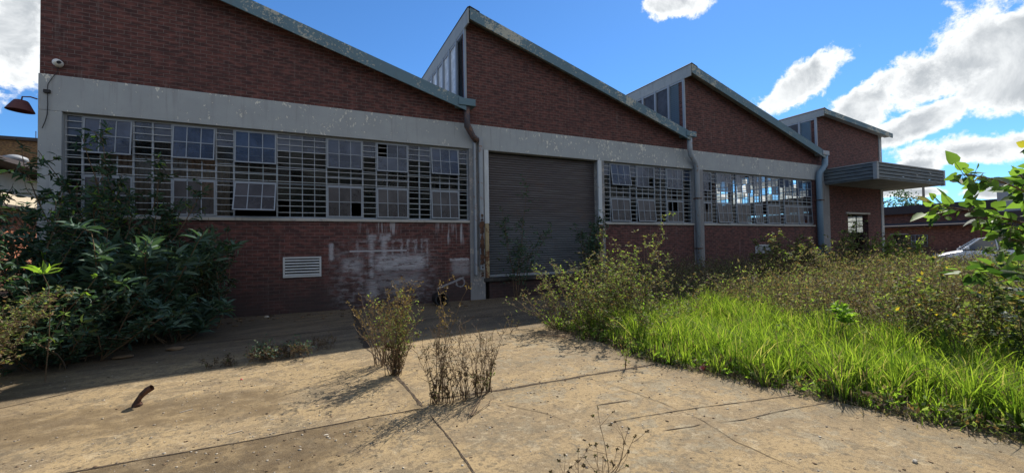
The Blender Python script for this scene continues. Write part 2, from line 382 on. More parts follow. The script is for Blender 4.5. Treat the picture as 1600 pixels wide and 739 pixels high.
# ---------------------------------------------------------------- mesh helpers
class MB:
    def __init__(s): s.v, s.f, s.m = [], [], []
    def add(s, vs, fs, mi=0):
        o = len(s.v); s.v += [tuple(v) for v in vs]; s.f += [tuple(o + i for i in f) for f in fs]; s.m += [mi] * len(fs)
    def box(s, x0, x1, y0, y1, z0, z1, mi=0):
        vs = [(x, y, z) for x in (x0, x1) for y in (y0, y1) for z in (z0, z1)]
        s.add(vs, [(0, 1, 3, 2), (4, 6, 7, 5), (0, 4, 5, 1), (2, 3, 7, 6), (0, 2, 6, 4), (1, 5, 7, 3)], mi)
    def prism(s, poly, a0, a1, axis='y', mi=0):
        # poly: 2-D outline; axis y -> (x,z), axis x -> (y,z), axis z -> (x,y)
        f = {'y': lambda p, a: (p[0], a, p[1]), 'x': lambda p, a: (a, p[0], p[1]), 'z': lambda p, a: (p[0], p[1], a)}[axis]
        n = len(poly); vs = [f(p, a0) for p in poly] + [f(p, a1) for p in poly]
        s.add(vs, [tuple(range(n)), tuple(range(2 * n - 1, n - 1, -1))] + [(i, i + n, (i + 1) % n + n, (i + 1) % n) for i in range(n)], mi)
    def tube(s, pts, r, n=10, mi=0, cap=True):
        pts = [Vector(p) for p in pts]; rs = r if isinstance(r, (list, tuple)) else [r] * len(pts)
        rings = []; up = None
        for i, p in enumerate(pts):
            d = (pts[min(i + 1, len(pts) - 1)] - pts[max(i - 1, 0)]).normalized()
            if up is None: up = Vector((0, 0, 1)) if abs(d.z) < .9 else Vector((0, 1, 0))
            a = d.cross(up).normalized(); up = a.cross(d).normalized()
            rings.append([p + (a * math.cos(2 * math.pi * k / n) + up * math.sin(2 * math.pi * k / n)) * rs[i] for k in range(n)])
        vs = [q for ring in rings for q in ring]; fs = []
        for i in range(len(pts) - 1):
            for k in range(n): fs.append((i * n + k, i * n + (k + 1) % n, (i + 1) * n + (k + 1) % n, (i + 1) * n + k))
        if cap: fs += [tuple(range(n - 1, -1, -1)), tuple((len(pts) - 1) * n + k for k in range(n))]
        s.add(vs, fs, mi)
    def lathe(s, prof, c=(0, 0, 0), n=20, mi=0, M4=None):
        vs = []
        for r, z in prof:
            for k in range(n):
                q = Vector((r * math.cos(2 * math.pi * k / n), r * math.sin(2 * math.pi * k / n), z))
                if M4: q = M4 @ q
                vs.append(tuple(q + Vector(c)))
        fs = [(i * n + k, i * n + (k + 1) % n, (i + 1) * n + (k + 1) % n, (i + 1) * n + k) for i in range(len(prof) - 1) for k in range(n)]
        s.add(vs, fs, mi)
def link(o, parent=None, at=None):
    COL.objects.link(o)
    if parent is not None:
        o.parent = parent
        if at is None: # world coords mesh below a moved parent chain
            q = parent; off = Vector((0, 0, 0))
            while q is not None: off += q.location; q = q.parent
            o.location = -off
    return o
def build(mb, name, mats, parent=None, smooth=False, bevel=0, local=False):
    me = bpy.data.meshes.new(name)
    me.from_pydata(mb.v, [], mb.f)
    for m in (mats if isinstance(mats, (list, tuple)) else [mats]): me.materials.append(M[m] if isinstance(m, str) else m)
    me.polygons.foreach_set('material_index', mb.m)
    if smooth: me.polygons.foreach_set('use_smooth', [True] * len(me.polygons))
    me.update()
    import bmesh
    bm = bmesh.new(); bm.from_mesh(me); bmesh.ops.recalc_face_normals(bm, faces=bm.faces); bm.to_mesh(me); bm.free()
    o = bpy.data.objects.new(name, me)
    link(o, parent, (0, 0, 0) if local else None)
    if bevel:
        b = o.modifiers.new('bevel', 'BEVEL'); b.width = bevel; b.segments = 2; b.limit_method = 'ANGLE'
    return o
def npmesh(name, parts, mats, parent=None, smooth=False):
    """parts: list of (verts (n,3), faces (m,k), material index)"""
    me = bpy.data.meshes.new(name)
    V = np.concatenate([p[0] for p in parts]); off = 0; loops = []; tot = []; mi = []
    for v, f, m in parts:
        loops.append((f + off).ravel()); tot.append(np.full(len(f), f.shape[1])); mi.append(np.full(len(f), m)); off += len(v)
    loops = np.concatenate(loops); tot = np.concatenate(tot); mi = np.concatenate(mi)
    me.vertices.add(len(V)); me.vertices.foreach_set('co', V.astype(np.float32).ravel())
    me.loops.add(len(loops)); me.loops.foreach_set('vertex_index', loops.astype(np.int32))
    me.polygons.add(len(tot)); st = np.concatenate([[0], np.cumsum(tot)[:-1]])
    me.polygons.foreach_set('loop_start', st.astype(np.int32)); me.polygons.foreach_set('loop_total', tot.astype(np.int32))
    me.polygons.foreach_set('material_index', mi.astype(np.int32))
    for m in mats: me.materials.append(M[m])
    me.update(calc_edges=True); me.validate()
    if smooth: me.polygons.foreach_set('use_smooth', [True] * len(me.polygons))
    o = bpy.data.objects.new(name, me); link(o, parent); return o
def tag(o, label=None, cat=None, group=None, kind=None):
    if label: o['label'] = label
    if cat: o['category'] = cat
    if group: o['group'] = group
    if kind: o['kind'] = kind
    return o
def empty(name, loc, label, cat, group=None):
    o = bpy.data.objects.new(name, None); COL.objects.link(o); o.location = loc; o.empty_display_size = .3
    return tag(o, label, cat, group)

# ================================================================ ground
b = MB(); b.add([(-900, -900, -.03), (900, -900, -.03), (900, 900, -.03), (-900, 900, -.03)], [(0, 1, 2, 3)])
tag(build(b, 'ground', 'soil'), kind='structure')
# concrete apron: irregular right edge along the grass
edge = [(5.35, -.5), (5.12, .9), (4.95, 1.6), (4.72, 2.46), (4.55, 3.1), (4.42, 3.73), (4.2, 4.2), (4.16, 4.6), (4.3, 5.4), (4.28, 6.2), (4.22, 7.2), (4.5, 8.3), (5.4, 9.0), (7.2, 9.4), (9.6, 9.5), (9.7, 12.0)]
fine = []
for (a, c) in zip(edge[:-1], edge[1:]):
    for k in range(5):
        u = k / 5; fine.append((a[0] + (c[0] - a[0]) * u + rnd.uniform(-.04, .04), a[1] + (c[1] - a[1]) * u + rnd.uniform(-.03, .03)))
fine.append(edge[-1])
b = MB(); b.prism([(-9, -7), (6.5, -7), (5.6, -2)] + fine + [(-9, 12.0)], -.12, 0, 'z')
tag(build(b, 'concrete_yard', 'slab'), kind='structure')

jb = MB()
def joint(pts, w0, w1=None, wob=.015, z=.004):
    w1 = w1 or w0; P = []
    for a, c in zip(pts[:-1], pts[1:]):
        L = math.hypot(c[0] - a[0], c[1] - a[1]); n = max(2, int(L / .09))
        for k in range(n): P.append((a[0] + (c[0] - a[0]) * k / n, a[1] + (c[1] - a[1]) * k / n))
    P.append(pts[-1]); n = len(P); L_, R_ = [], []
    ox = oy = 0
    for i, p in enumerate(P):
        q0, q1 = P[max(i - 1, 0)], P[min(i + 1, n - 1)]
        d = Vector((q1[0] - q0[0], q1[1] - q0[1])).normalized(); nn = Vector((-d.y, d.x))
        ox += rnd.uniform(-wob, wob) * .5; ox *= .85
        ww = (w0 + (w1 - w0) * i / n) * rnd.uniform(.45, 1.35) * (.2 if i in (0, n - 1) else 1)
        L_.append((p[0] + nn.x * (ox + ww / 2), p[1] + nn.y * (ox + ww / 2), z)); R_.append((p[0] + nn.x * (ox - ww / 2), p[1] + nn.y * (ox - ww / 2), z))
    jb.add(L_ + R_, [(i, i + 1, n + i + 1, n + i) for i in range(n - 1)])
joint([(1.2, 4.38), (1.95, 4.31), (3.0, 4.28), (4.2, 4.24)], .04, .035)
joint([(-2.9, 4.22), (-1.2, 4.20), (-.3, 4.19), (.98, 4.2)], .022, .018)
joint([(.93, 5.45), (.97, 4.9), (1.0, 4.24)], .035)
joint([(1.02, 4.0), (1.04, 3.4), (1.04, 2.7), (1.02, 1.4)], .012, .012)
joint([(.95, 11.8), (.9, 9.4), (.78, 7.1)], .10, .16, .02)
joint([(.78, 7.1), (.9, 6.0), (.93, 5.5)], .02, .03)
joint([(-6.0, 5.4), (-4.2, 5.95), (-2.9, 6.28), (-2.2, 6.85), (-.9, 7.0)], .03, .012)
joint([(-4.2, 9.0), (-1.5, 8.95), (.9, 9.05), (2.5, 9.3), (4.1, 8.75), (6.5, 9.2)], .035, .06)
joint([(2.3, 3.06), (2.6, 3.05), (3.18, 2.98), (4.0, 2.82), (4.6, 2.72)], .009, .011)
joint([(3.25, 2.62), (3.5, 2.55), (4.15, 2.49), (4.9, 2.4)], .010)
joint([(2.55, 3.45), (2.95, 3.4)], .02)
joint([(2.7, 2.72), (3.0, 2.66), (3.1, 2.67)], .014)
joint([(2.95, 4.26), (3.05, 3.9), (3.12, 3.5), (3.16, 3.1), (3.15, 2.7), (3.08, 2.3), (3.1, 1.8)], .005, .006, .03)
joint([(1.75, 3.9), (2.0, 3.5), (2.1, 3.2)], .008, .006, .02)
joint([(-.6, 5.1), (-.1, 5.4), (.5, 5.55)], .006, .006, .03)
tag(build(jb, 'paving_joint', 'joint'), kind='structure')

# ================================================================ the factory hall
HY = 12.0; DEPTH = 34.0
hall = empty('factory_building', (4.5, 12, 0), 'long dark red brick factory with a saw-tooth roof, grey concrete band and barred steel windows', 'building')
T = [(-5.05, 4.25, 8.75, 5.92), (4.25, 13.5, 8.75, 5.92), (13.5, 22.6, 8.68, 5.92), (22.5, 28.75, 8.07, 7.50)]
def ztop(i, x): a, b_, z0, z1 = T[i]; return z0 + (z1 - z0) * (x - a) / (b_ - a)
# brickwork (one masonry part: front wall, gables, ends)
b = MB(); Y0, Y1 = HY, HY + .26
b.box(-4.76, 4.32, Y0, Y1, -.05, 2.33)
b.box(9.42, 13.86, Y0, Y1, -.05, 2.33)
b.box(14.40, 22.12, Y0, Y1, -.05, 2.33)
b.box(22.12, 22.62, Y0, Y1, -.05, 4.6)
b.box(23.35, 25.05, Y0, Y1, -.05, 5.36)
b.box(25.05, 27.0, Y0, Y1, 3.06, 5.36)
b.box(27.0, 28.42, Y0, Y1, -.05, 5.36)
b.box(4.95, 9.14, HY + .02, HY + .2, -.05, .64)          # dock face under the shutter
b.prism([(-5.11, 5.36), (4.25, 5.36), (4.25, 5.86), (-5.11, ztop(0, -5.11) - .12)], Y0, Y1)
b.prism([(4.25, 5.36), (13.5, 5.36), (13.5, 5.86), (4.25, 8.55)], Y0, Y1)
b.prism([(13.5, 5.36), (22.55, 5.36), (22.55, 5.86), (13.5, 8.5)], Y0, Y1)
b.prism([(22.55, 5.36), (28.34, 5.36), (28.34, 7.4), (22.55, 7.93)], Y0, Y1)
build(b, 'brick_wall', 'brick', hall)
b = MB()                                                   # end and back walls
b.box(-5.11, -4.86, Y1, DEPTH, -.05, 8.5)
b.box(-4.86, 28.2, DEPTH - .25, DEPTH, -.05, 5.6)
for (x0, x1, z0, z1) in T: b.prism([(x0 + .02, 5.6), (min(x1, 28.2), 5.6), (min(x1, 28.2), z1 - .1), (x0 + .02, z0 - .1)], DEPTH - .25, DEPTH)
# right end wall with openings (light seen through the hall)
xs = (28.2, 28.45)
ops = [(12.7, 14.1, 2.05, 3.05), (14.8, 22.5, 4.4, 6.3), (14.8, 20.5, 2.75, 3.5)]
b.box(*xs, Y1, DEPTH, -.05, 2.05); b.box(*xs, Y1, 12.7, 2.05, 7.4); b.box(*xs, 12.7, 14.1, 3.05, 7.4)
b.box(*xs, 14.1, 14.8, 2.05, 7.4); b.box(*xs, 14.8, 20.5, 2.05, 2.75); b.box(*xs, 14.8, 20.5, 3.5, 4.4); b.box(*xs, 20.5, DEPTH, 2.05, 4.4)
b.box(*xs, 22.5, DEPTH, 4.4, 7.4); b.box(*xs, 14.8, 22.5, 6.3, 7.4)
build(b, 'end_wall', 'brick', hall)
b = MB(); b.box(-4.86, 28.2, Y1, DEPTH - .25, -.03, .55)
build(b, 'hall_floor', 'interior', hall)
b = MB()                                                   # interior columns and trusses, glimpsed through the glass
for x in (4.5, 13.7, 22.8):
    for y in (17, 22, 27): b.box(x - .1, x + .1, y - .1, y + .1, .55, 5.8)
    b.box(x - .08, x + .08, Y1, DEPTH - .25, 5.45, 5.78)
build(b, 'inner_column', 'steel', hall)
b = MB()
for y0, x0, x1, z0, z1 in ((12.75, -4.4, -1.9, .56, 3.9), (13.0, 15.0, 18.6, .56, 3.1), (13.1, 19.0, 21.6, .56, 2.8)):
    b = MB()
    n = int((x1 - x0) / .05)
    pts = [(x0 + (x1 - x0) * k / n, y0 + (.03 if k % 2 else 0)) for k in range(n + 1)]
    b.add([(p[0], p[1], z0) for p in pts] + [(p[0], p[1], z1) for p in pts], [(k, k + 1, n + 2 + k, n + 1 + k) for k in range(n)])
    build(b, 'inner_partition', 'curtain', hall)
# concrete band, columns, sills
b = MB(); F = HY - .02
b.box(-5.125, 22.98, F, Y1, 4.60, 5.36)
build(b, 'concrete_band', 'band', hall, bevel=.008)
b = MB(); b.box(-5.125, -4.76, F, Y1, -.05, 4.598)
o = build(b, 'pier', 'band', hall, bevel=.008)
for (x0, x1, m, f) in ((4.32, 4.80, 'pier', F - .01), (9.30, 9.42, 'pier', F), (13.86, 14.40, 'pier', F - .03), (22.62, 23.35, 'pier', F - .03)):
    b = MB(); b.box(x0, x1, f, Y1, -.05, 4.598); build(b, 'pier', m, hall, bevel=.008)
b = MB(); b.box(28.34, 28.6, F - .02, Y1, -.05, 7.35); build(b, 'corner_pier', 'band', hall, bevel=.008)
for x0, x1 in ((-4.76, 4.32), (9.42, 13.86), (14.40, 22.12)):
    b = MB(); b.box(x0 + .002, x1 - .002, HY - .05, Y1, 2.332, 2.40); build(b, 'window_sill', 'sill', hall, bevel=.006)
# window reveals (jamb faces at the ends)
# roofs and fascias
for i, (x0, x1, z0, z1) in enumerate(T):
    b = MB(); n = 40 if i < 3 else 26
    ov = .3 if i == 3 else 0
    poly = [(x0, z0), (x1 + ov, z1 - (z0 - z1) / (x1 - x0) * ov), (x1 + ov, z1 - (z0 - z1) / (x1 - x0) * ov - .06), (x0, z0 - .06)]
    b.prism(poly, HY - .34, DEPTH + .2); roof = build(b, 'roof', 'sheet', hall)
    b = MB(); dz = .34 if i < 3 else .24; s = (z1 - z0) / (x1 - x0)
    xe = x1 - .12 if i < 3 else x1 + .28
    b.prism([(x0 + .03, z0 + .015), (xe, z0 + s * (xe - x0) + .015), (xe, z0 + s * (xe - x0) - dz + .02), (x0 + .03, z0 - dz)], HY - .385, HY - .345)
    build(b, 'barge_board', 'fascia', roof, bevel=.006)
    b = MB()  # soffit behind the barge board
    b.prism([(x0 + .03, z0 - .1), (xe, z0 + s * (xe - x0) - .1), (xe, z0 + s * (xe - x0) - .13), (x0 + .03, z0 - .13)], HY - .343, HY - .002)
    build(b, 'soffit', 'fascia_grey', roof)
    b = MB(); b.prism([(x0 - .06, z0 - .01), (x0 + .02, z0 + .045), (x0 + .34, z0 - .06), (x0 + .34, z0 - .085), (x0 + .02, z0 + .018), (x0 - .06, z0 - .04)], HY - .4, DEPTH + .2)
    build(b, 'ridge_capping', 'sheet_dark', roof)
    b = MB(); b.box(x0 - .045, x0 + .0, HY - .38, DEPTH, z0 - (.48 if i < 3 else .36), z0 - .015)
    build(b, 'ridge_fascia', 'fascia_grey', roof, bevel=.006)
# valley gutters with box ends
for i in range(3):
    x = T[i][1]; b = MB()
    b.box(x - .36, x + .16, HY - .42, HY - .02, 5.78, 5.99)
    b.box(x - .26, x - .02, HY - .0, DEPTH, 5.74, 5.88)
    build(b, 'gutter', 'fascia' if i < 2 else 'pipe_grey', hall, bevel=.01)
# clerestories
for i in (1, 2, 3):
    x, zr = T[i][0], T[i][2]; zt = zr - (.46 if i < 3 else .35)
    gl = MB(); fr = MB(); lv = MB(); y = Y1
    fr.box(x - .04, x + .02, Y1 - .30, Y1 - .2, 5.9, zt)          # pale corner trim
    zb = 5.86
    fr.box(x - .03, x + .05, Y1 - .2, DEPTH, zb - .05, zb + .06); fr.box(x - .03, x + .05, Y1 - .2, DEPTH, zt - .09, zt)
    yy = Y1 + .03; lv_w = .45
    for k in range(26):
        z = zb + .1 + k * (zt - zb - .2) / 26
        lv.add([(x - .02, yy, z), (x + .05, yy, z + .09), (x + .05, yy + lv_w, z + .09), (x - .02, yy + lv_w, z)], [(0, 1, 2, 3)])
    fr.box(x + .06, x + .07, Y1, yy + lv_w + .02, zb, zt)
    yy += lv_w + .03; k = 0
    while yy < DEPTH - 1:
        fr.box(x - .06, x + .03, yy - .045, yy + .045, zb, zt)
        gl.add([(x + .005, yy + .05, zb), (x + .005, yy + .70, zb), (x + .005, yy + .70, zt), (x + .005, yy + .05, zt)], [(0, 1, 2, 3)])
        yy += .75
    cw = build(fr, 'clerestory_window', 'steel', hall)
    build(gl, 'pane', 'glass_sky_pale' if i == 1 else 'glass_dusty', cw); build(lv, 'louvre', 'pipe_blue', cw)

# ---- steel windows
def pane(mb, x0, x1, z0, z1, y, mi): mb.add([(x0, y, z0), (x1, y, z0), (x1, y, z1), (x0, y, z1)], [(0, 1, 2, 3)], mi)
def steel_window(X0, X1, divs, opens, lab):
    """divs: list of (x0, x1, kind) ; kind m = sash module, n = narrow light, w = wide fixed light"""
    Z0, Z1, Y = 2.405, 4.595, HY + .12
    fr = MB(); th = .018
    fr.box(X0, X1, Y - .02, Y + .02, Z0, Z0 + .045); fr.box(X0, X1, Y - .02, Y + .02, Z1 - .04, Z1)
    edges = sorted({d[0] for d in divs} | {divs[-1][1]})
    for e in edges: fr.box(e - th, e + th, Y - .03, Y + .025, Z0 + .045, Z1 - .04)
    glz = MB(); zs_top = Z1 - .84; zs_low = Z0 + .87; holes = 0
    bars = MB(); sashes = []
    for x0, x1, kind in divs:
        cols = {'m': 3, 'n': 1, 'w': 4}[kind]
        cw = (x1 - x0) / cols
        for c in range(1, cols):
            xc = x0 + c * cw
            if kind == 'm': fr.box(xc - .010, xc + .010, Y - .012, Y + .01, zs_low + .04, zs_top - .0)
            else: fr.box(xc - .010, xc + .010, Y - .012, Y + .01, Z0 + .045, Z1 - .04)
        if kind == 'm':
            fr.box(x0 + th, x1 - th, Y - .02, Y + .015, zs_low, zs_low + .04)
            rows = [zs_low + .04, (zs_low + zs_top) / 2 + .02, zs_top]
        else: rows = [Z0 + .045 + k * (Z1 - Z0 - .085) / 5 for k in range(6)]
        for r in rows[1:-1]: fr.box(x0 + th, x1 - th, Y - .010, Y + .008, r - .009, r + .009)
        for c in range(cols):
            for r0, r1 in zip(rows[:-1], rows[1:]):
                u = rnd.random()
                if u < .06 and r1 < Z1 - .5: continue
                pane(glz, x0 + c * cw + .011, x0 + (c + 1) * cw - .011, r0 + .009, r1 - .009, Y, 1 if r1 > Z1 - .45 else 0)
        if kind == 'm': sashes.append((x0 + th, x1 - th))
    # burglar bars: horizontal flats across the fixed lights
    nb = 14
    for k in range(1, nb):
        z = Z0 + k * (Z1 - Z0) / nb
        for x0, x1, kind in divs:
            if kind == 'm' and (z < zs_low + .03 or z > zs_top): 
                if z < zs_low + .03: continue
            d = rnd.uniform(-.006, .006)
            bars.box(x0 - .0, x1 + .0, Y + .045, Y + .06, z - .008 + d, z + .008 + d) if (kind == 'm' and z > zs_top) else bars.box(x0, x1, Y - .055, Y - .043, z - .0065 + d, z + .0065 + d)
    wn = build(fr, 'window', 'steel', hall); tag(wn, lab)
    build(glz, 'pane', ['glass', 'glass_sky_blue'], wn); build(bars, 'burglar_bar', 'steel_light', wn)
    for j, (x0, x1) in enumerate(sashes):
        for top in (True, False):
            za, zb = (zs_top, Z1 - .045) if top else (Z0 + .05, zs_low)
            ang, mode = opens[j][0 if top else 1], opens[j][2]
            W, H = x1 - x0, zb - za
            s = MB(); t2 = .016; d = .012
            s.box(0, W, -d, d, 0, .03); s.box(0, W, -d, d, H - .03, H); s.box(0, .026, -d, d, .03, H - .03); s.box(W - .026, W, -d, d, .03, H - .03)
            for c in (1, 2): s.box(W * c / 3 - .009, W * c / 3 + .009, -.009, .009, .03, H - .03)
            s.box(.026, W - .026, -.008, .008, H * .5 - .009, H * .5 + .009)
            for c in range(3):
                for r in range(2):
                    u = rnd.random()
                    if u < .07: continue
                    s.add([(W * c / 3 + .01, 0, H * r / 2 + .01), (W * (c + 1) / 3 - .01, 0, H * r / 2 + .01), (W * (c + 1) / 3 - .01, 0, H * (r + 1) / 2 - .01), (W * c / 3 + .01, 0, H * (r + 1) / 2 - .01)], [(0, 1, 2, 3)], 1 if top else 2)
            # top-hung: swing the foot outwards about the head
            Rm = Matrix.Translation((x0, Y - .03, zb)) @ Matrix.Rotation(-rad(ang), 4, 'X') @ Matrix.Translation((0, 0, -H))
            s.v = [tuple(Rm @ Vector(v)) for v in s.v]
            build(s, 'sash', ['steel', 'glass_sky_blue', 'glass_dusty'], wn)
    return wn
W1 = [(-4.74, -4.47, 'n'), (-4.47, -3.62, 'm'), (-3.62, -3.28, 'n'), (-3.28, -2.93, 'n'), (-2.93, -2.08, 'm'), (-2.08, -1.72, 'n'), (-1.72, -.80, 'm'), (-.80, .35, 'w'), (.35, 1.26, 'm'), (1.26, 1.62, 'n'), (1.62, 2.50, 'm'), (2.50, 2.82, 'n'), (2.82, 3.15, 'n'), (3.15, 4.02, 'm'), (4.02, 4.30, 'n')]
steel_window(-4.76, 4.32, W1, [(7, 1, 0), (8, 0, 0), (5, 30, 0), (3, 0, 0), (3, 3, 0), (8, 5, 0)], 'wide window beside the left end with several sashes propped open')
W2 = [(9.44, 9.76, 'n'), (9.76, 10.68, 'm'), (10.68, 11.0, 'n'), (11.0, 11.9, 'm'), (11.9, 12.21, 'n'), (12.21, 12.51, 'n'), (12.51, 13.4, 'm'), (13.4, 13.84, 'n')]
steel_window(9.42, 13.86, W2, [(9, 5, 0), (1, 6, 0), (2, 1, 0)], 'window right of the shutter')
W3 = [(14.42, 15.04, 'm'), (15.04, 15.35, 'n'), (15.35, 16.24, 'm'), (16.24, 16.58, 'n'), (16.58, 17.48, 'm'), (17.48, 17.78, 'n'), (17.78, 18.32, 'm'), (18.32, 18.69, 'n'), (18.69, 19.59, 'm'), (19.59, 19.93, 'n'), (19.93, 20.98, 'm'), (20.98, 22.10, 'm')]
steel_window(14.40, 22.12, W3, [(2, 0, 0), (3, 6, 0), (5, 3, 0), (0, 4, 0), (2, 2, 0), (4, 2, 0), (1, 3, 0)], 'window of the third bay with daylight showing through')

# ---- roller shutter, its posts and dock edge
b = MB(); pitch = .0768; z = .66; prof = []
while z < 4.56:
    prof += [(HY + .25, z), (HY + .222, z + pitch * .28), (HY + .222, z + pitch * .62), (HY + .25, z + pitch * .9)]; z += pitch
vs = [(4.80, p[0], p[1]) for p in prof] + [(9.20, p[0], p[1]) for p in prof]; n = len(prof)
b.add(vs, [(i, i + 1, n + i + 1, n + i) for i in range(n - 1)])
sh = build(b, 'roller_shutter', 'shutter', hall)
b = MB(); b.box(4.83, 9.16, HY + .20, HY + .27, .64, .72); build(b, 'bottom_rail', 'pipe_grey', sh, bevel=.008)
b = MB(); b.box(4.75, 9.3, HY - .06, Y1 + .1, .52, .64); build(b, 'dock_edge', 'interior', hall, bevel=.02)
for x in (4.80, 9.14):
    b = MB(); b.box(x, x + .15, F - .03, HY + .02, 2.32, 4.597); build(b, 'door_post', 'post_white', hall, bevel=.008)
    b = MB(); b.box(x + .012, x + .138, F - .018, HY + .02, .645, 2.318); build(b, 'door_post', 'post_rust', hall, bevel=.008)
b = MB(); b.box(9.16, 9.30, HY + .022, HY + .3, .64, 4.597); build(b, 'door_jamb', 'pier', hall)

# ---- doorway at the right end
b = MB(); b.box(24.85, 27.15, F - .03, HY + .1, 3.0, 3.09); build(b, 'lintel', 'sill', hall, bevel=.006)
b = MB()
for y in (12.75, 13.15, 13.6, 14.05): b.box(28.28, 28.33, y - .02, y + .02, 2.05, 3.05)
for z in (2.07, 2.4, 2.72, 3.03): b.box(28.28, 28.33, 12.75, 14.05, z - .018, z + .018)
ew = build(b, 'end_window', 'steel', hall)
b = MB(); b.box(28.335, 28.34, 12.72, 14.08, 2.06, 3.04); build(b, 'pane', 'frosted', ew)
b = MB()
for k in range(18): y = 14.9 + k * .44; b.box(28.28, 28.33, y - .02, y + .02, 4.4, 6.3)
for z in (4.42, 4.88, 5.35, 5.82, 6.28): b.box(28.28, 28.33, 14.8, 22.5, z - .018, z + .018)
for k in range(13): y = 14.9 + k * .44; b.box(28.28, 28.33, y - .02, y + .02, 2.75, 3.5)
ew = build(b, 'end_window', 'steel', hall)
b = MB()
for k in range(17):
    for j in range(4):
        if rnd.random() < .6: y = 14.93 + k * .44; pz = 4.43 + j * .465; b.add([(28.335, y, pz), (28.335, y + .38, pz), (28.335, y + .38, pz + .42), (28.335, y, pz + .42)], [(0, 1, 2, 3)])
build(b, 'pane', 'frosted', ew)

# ---- canopy over the entrance
CX0, CX1, CY0, CY1, CZ0, CZ1 = 23.0, 29.65, 9.85, 12.9, 4.40, 5.12
b = MB(); b.box(CX0, CX1, CY0, HY - .03, CZ0, CZ0 + .05); b.box(28.62, CX1, HY - .03, CY1, CZ0, CZ0 + .05)
can = build(b, 'canopy', 'canopy', hall)
b = MB(); b.box(CX0 - .06, CX1 + .06, CY0 - .06, HY - .03, CZ1, CZ1 + .05); b.box(28.62, CX1 + .06, HY - .03, CY1, CZ1, CZ1 + .05)
build(b, 'canopy_roof', 'sheet', can)
fb = MB(); rows = 4; rh = (CZ1 - CZ0 - .06) / rows
for k in range(rows):
    z0 = CZ0 + .055 + k * rh; z1 = z0 + rh - .012
    fb.prism([(CY0 + .01, z0), (CY0 - .035, z0 + .02), (CY0 - .035, z1 - .03), (CY0 + .01, z1)], CX0 + .01, CX1 - .01, 'x')
    fb.prism([(CX0 - .01, z0), (CX0 - .045, z0 + .02), (CX0 - .045, z1 - .03), (CX0 - .01, z1)], CY0 + .01, HY - .04, 'y')
    fb.prism([(CX1 + .01, z0), (CX1 + .045, z0 + .02), (CX1 + .045, z1 - .03), (CX1 + .01, z1)], CY0 + .01, CY1, 'y')
build(fb, 'canopy_fascia', 'canopy', can)
b = MB(); b.box(CX0 - .06, CX0 + .12, CY0 - .055, CY0 + .1, CZ0 - .02, CZ1 - .01); b.box(CX1 - .1, CX1 + .06, CY0 - .055, CY0 + .1, CZ0 - .02, CZ1 - .01)
build(b, 'corner_cover', 'fascia_grey', can, bevel=.006)

# ---- downpipes
def pipe(pts, r, m, lab=None, straps=()):
    b = MB(); b.tube(pts, r, 12); o = build(b, 'downpipe', m, hall, smooth=True)
    if lab: tag(o, lab)
    for z in straps:
        p = pts[-1]; s = MB(); s.box(p[0] - r - .02, p[0] + r + .02, p[1] - r - .012, F, z - .02, z + .02); build(s, 'pipe_bracket', 'rust', o)
    return o
pipe([(4.18, 11.72, 5.80), (4.18, 11.72, 5.35), (4.20, 11.75, 5.22), (4.40, 11.84, 4.95), (4.54, 11.87, 4.82)], [.10, .09, .105, .09, .10], 'pipe_rust', 'broken rusty outlet elbow')
b = MB(); b.box(4.44, 4.50, 11.86, F, .75, 4.85); b.box(4.60, 4.72, 11.84, F, .9, 4.95)
build(b, 'downpipe', 'pipe_grey', hall, bevel=.01)
b = MB()
prev = None
for k in range(30):                                       # flaking rust down the pipe chase
    z = .75 + k * .062 + rnd.uniform(-.02, .02); s = rnd.uniform(.02, .06) * (1.4 if 5 < k < 26 else .7)
    b.add([(4.66 + rnd.uniform(-.03, .03) - s, 11.84 - rnd.uniform(.0, .03), z - s), (4.66 + s, 11.83 - rnd.uniform(0, .03), z - s * .4), (4.66 + s * .5, 11.80, z + s), (4.66 - s, 11.82, z + s * .8)], [(0, 1, 2, 3)])
build(b, 'rust_flakes', 'rust', hall)
pipe([(13.42, 11.72, 5.80), (13.42, 11.72, 5.3), (13.5, 11.76, 5.12), (13.85, 11.84, 4.82), (13.95, 11.87, 4.6), (13.95, 11.87, 0)], .1, 'pipe_grey', straps=(1.4, 3.4))
pipe([(22.62, 11.72, 5.80), (22.6, 11.72, 5.35), (22.5, 11.76, 5.15), (22.3, 11.8, 4.95), (22.25, 11.82, 4.7), (22.25, 11.82, 0)], .13, 'pipe_blue', straps=(1.4, 3.6))
# ---- louvred wall vents
for x0, x1, z0, z1, pr in ((-.67, .21, .90, 1.42, 0), (17.6, 18.6, 1.12, 1.5, 0)):
    b = MB(); f = HY - .03; q = .045
    b.box(x0, x1, f, HY + .02, z0, z0 + q); b.box(x0, x1, f, HY + .02, z1 - q, z1); b.box(x0, x0 + q, f, HY + .02, z0 + q, z1 - q); b.box(x1 - q, x1, f, HY + .02, z0 + q, z1 - q)
    v = build(b, 'wall_vent', 'steel_light', hall, bevel=.004)
    b = MB(); b.box(x0 + q, x1 - q, HY - .004, HY - .001, z0 + q, z1 - q); build(b, 'vent_backing', 'black', v)
    b = MB(); n = 6
    for k in range(n):
        z = z0 + q + (k + .15) * (z1 - z0 - 2 * q) / n; h = (z1 - z0 - 2 * q) / n * .45
        b.add([(x0 + q, HY - .03, z), (x1 - q, HY - .03, z), (x1 - q, HY - .008, z + h), (x0 + q, HY - .008, z + h)], [(0, 1, 2, 3)])
    build(b, 'slat', 'steel_light', v)
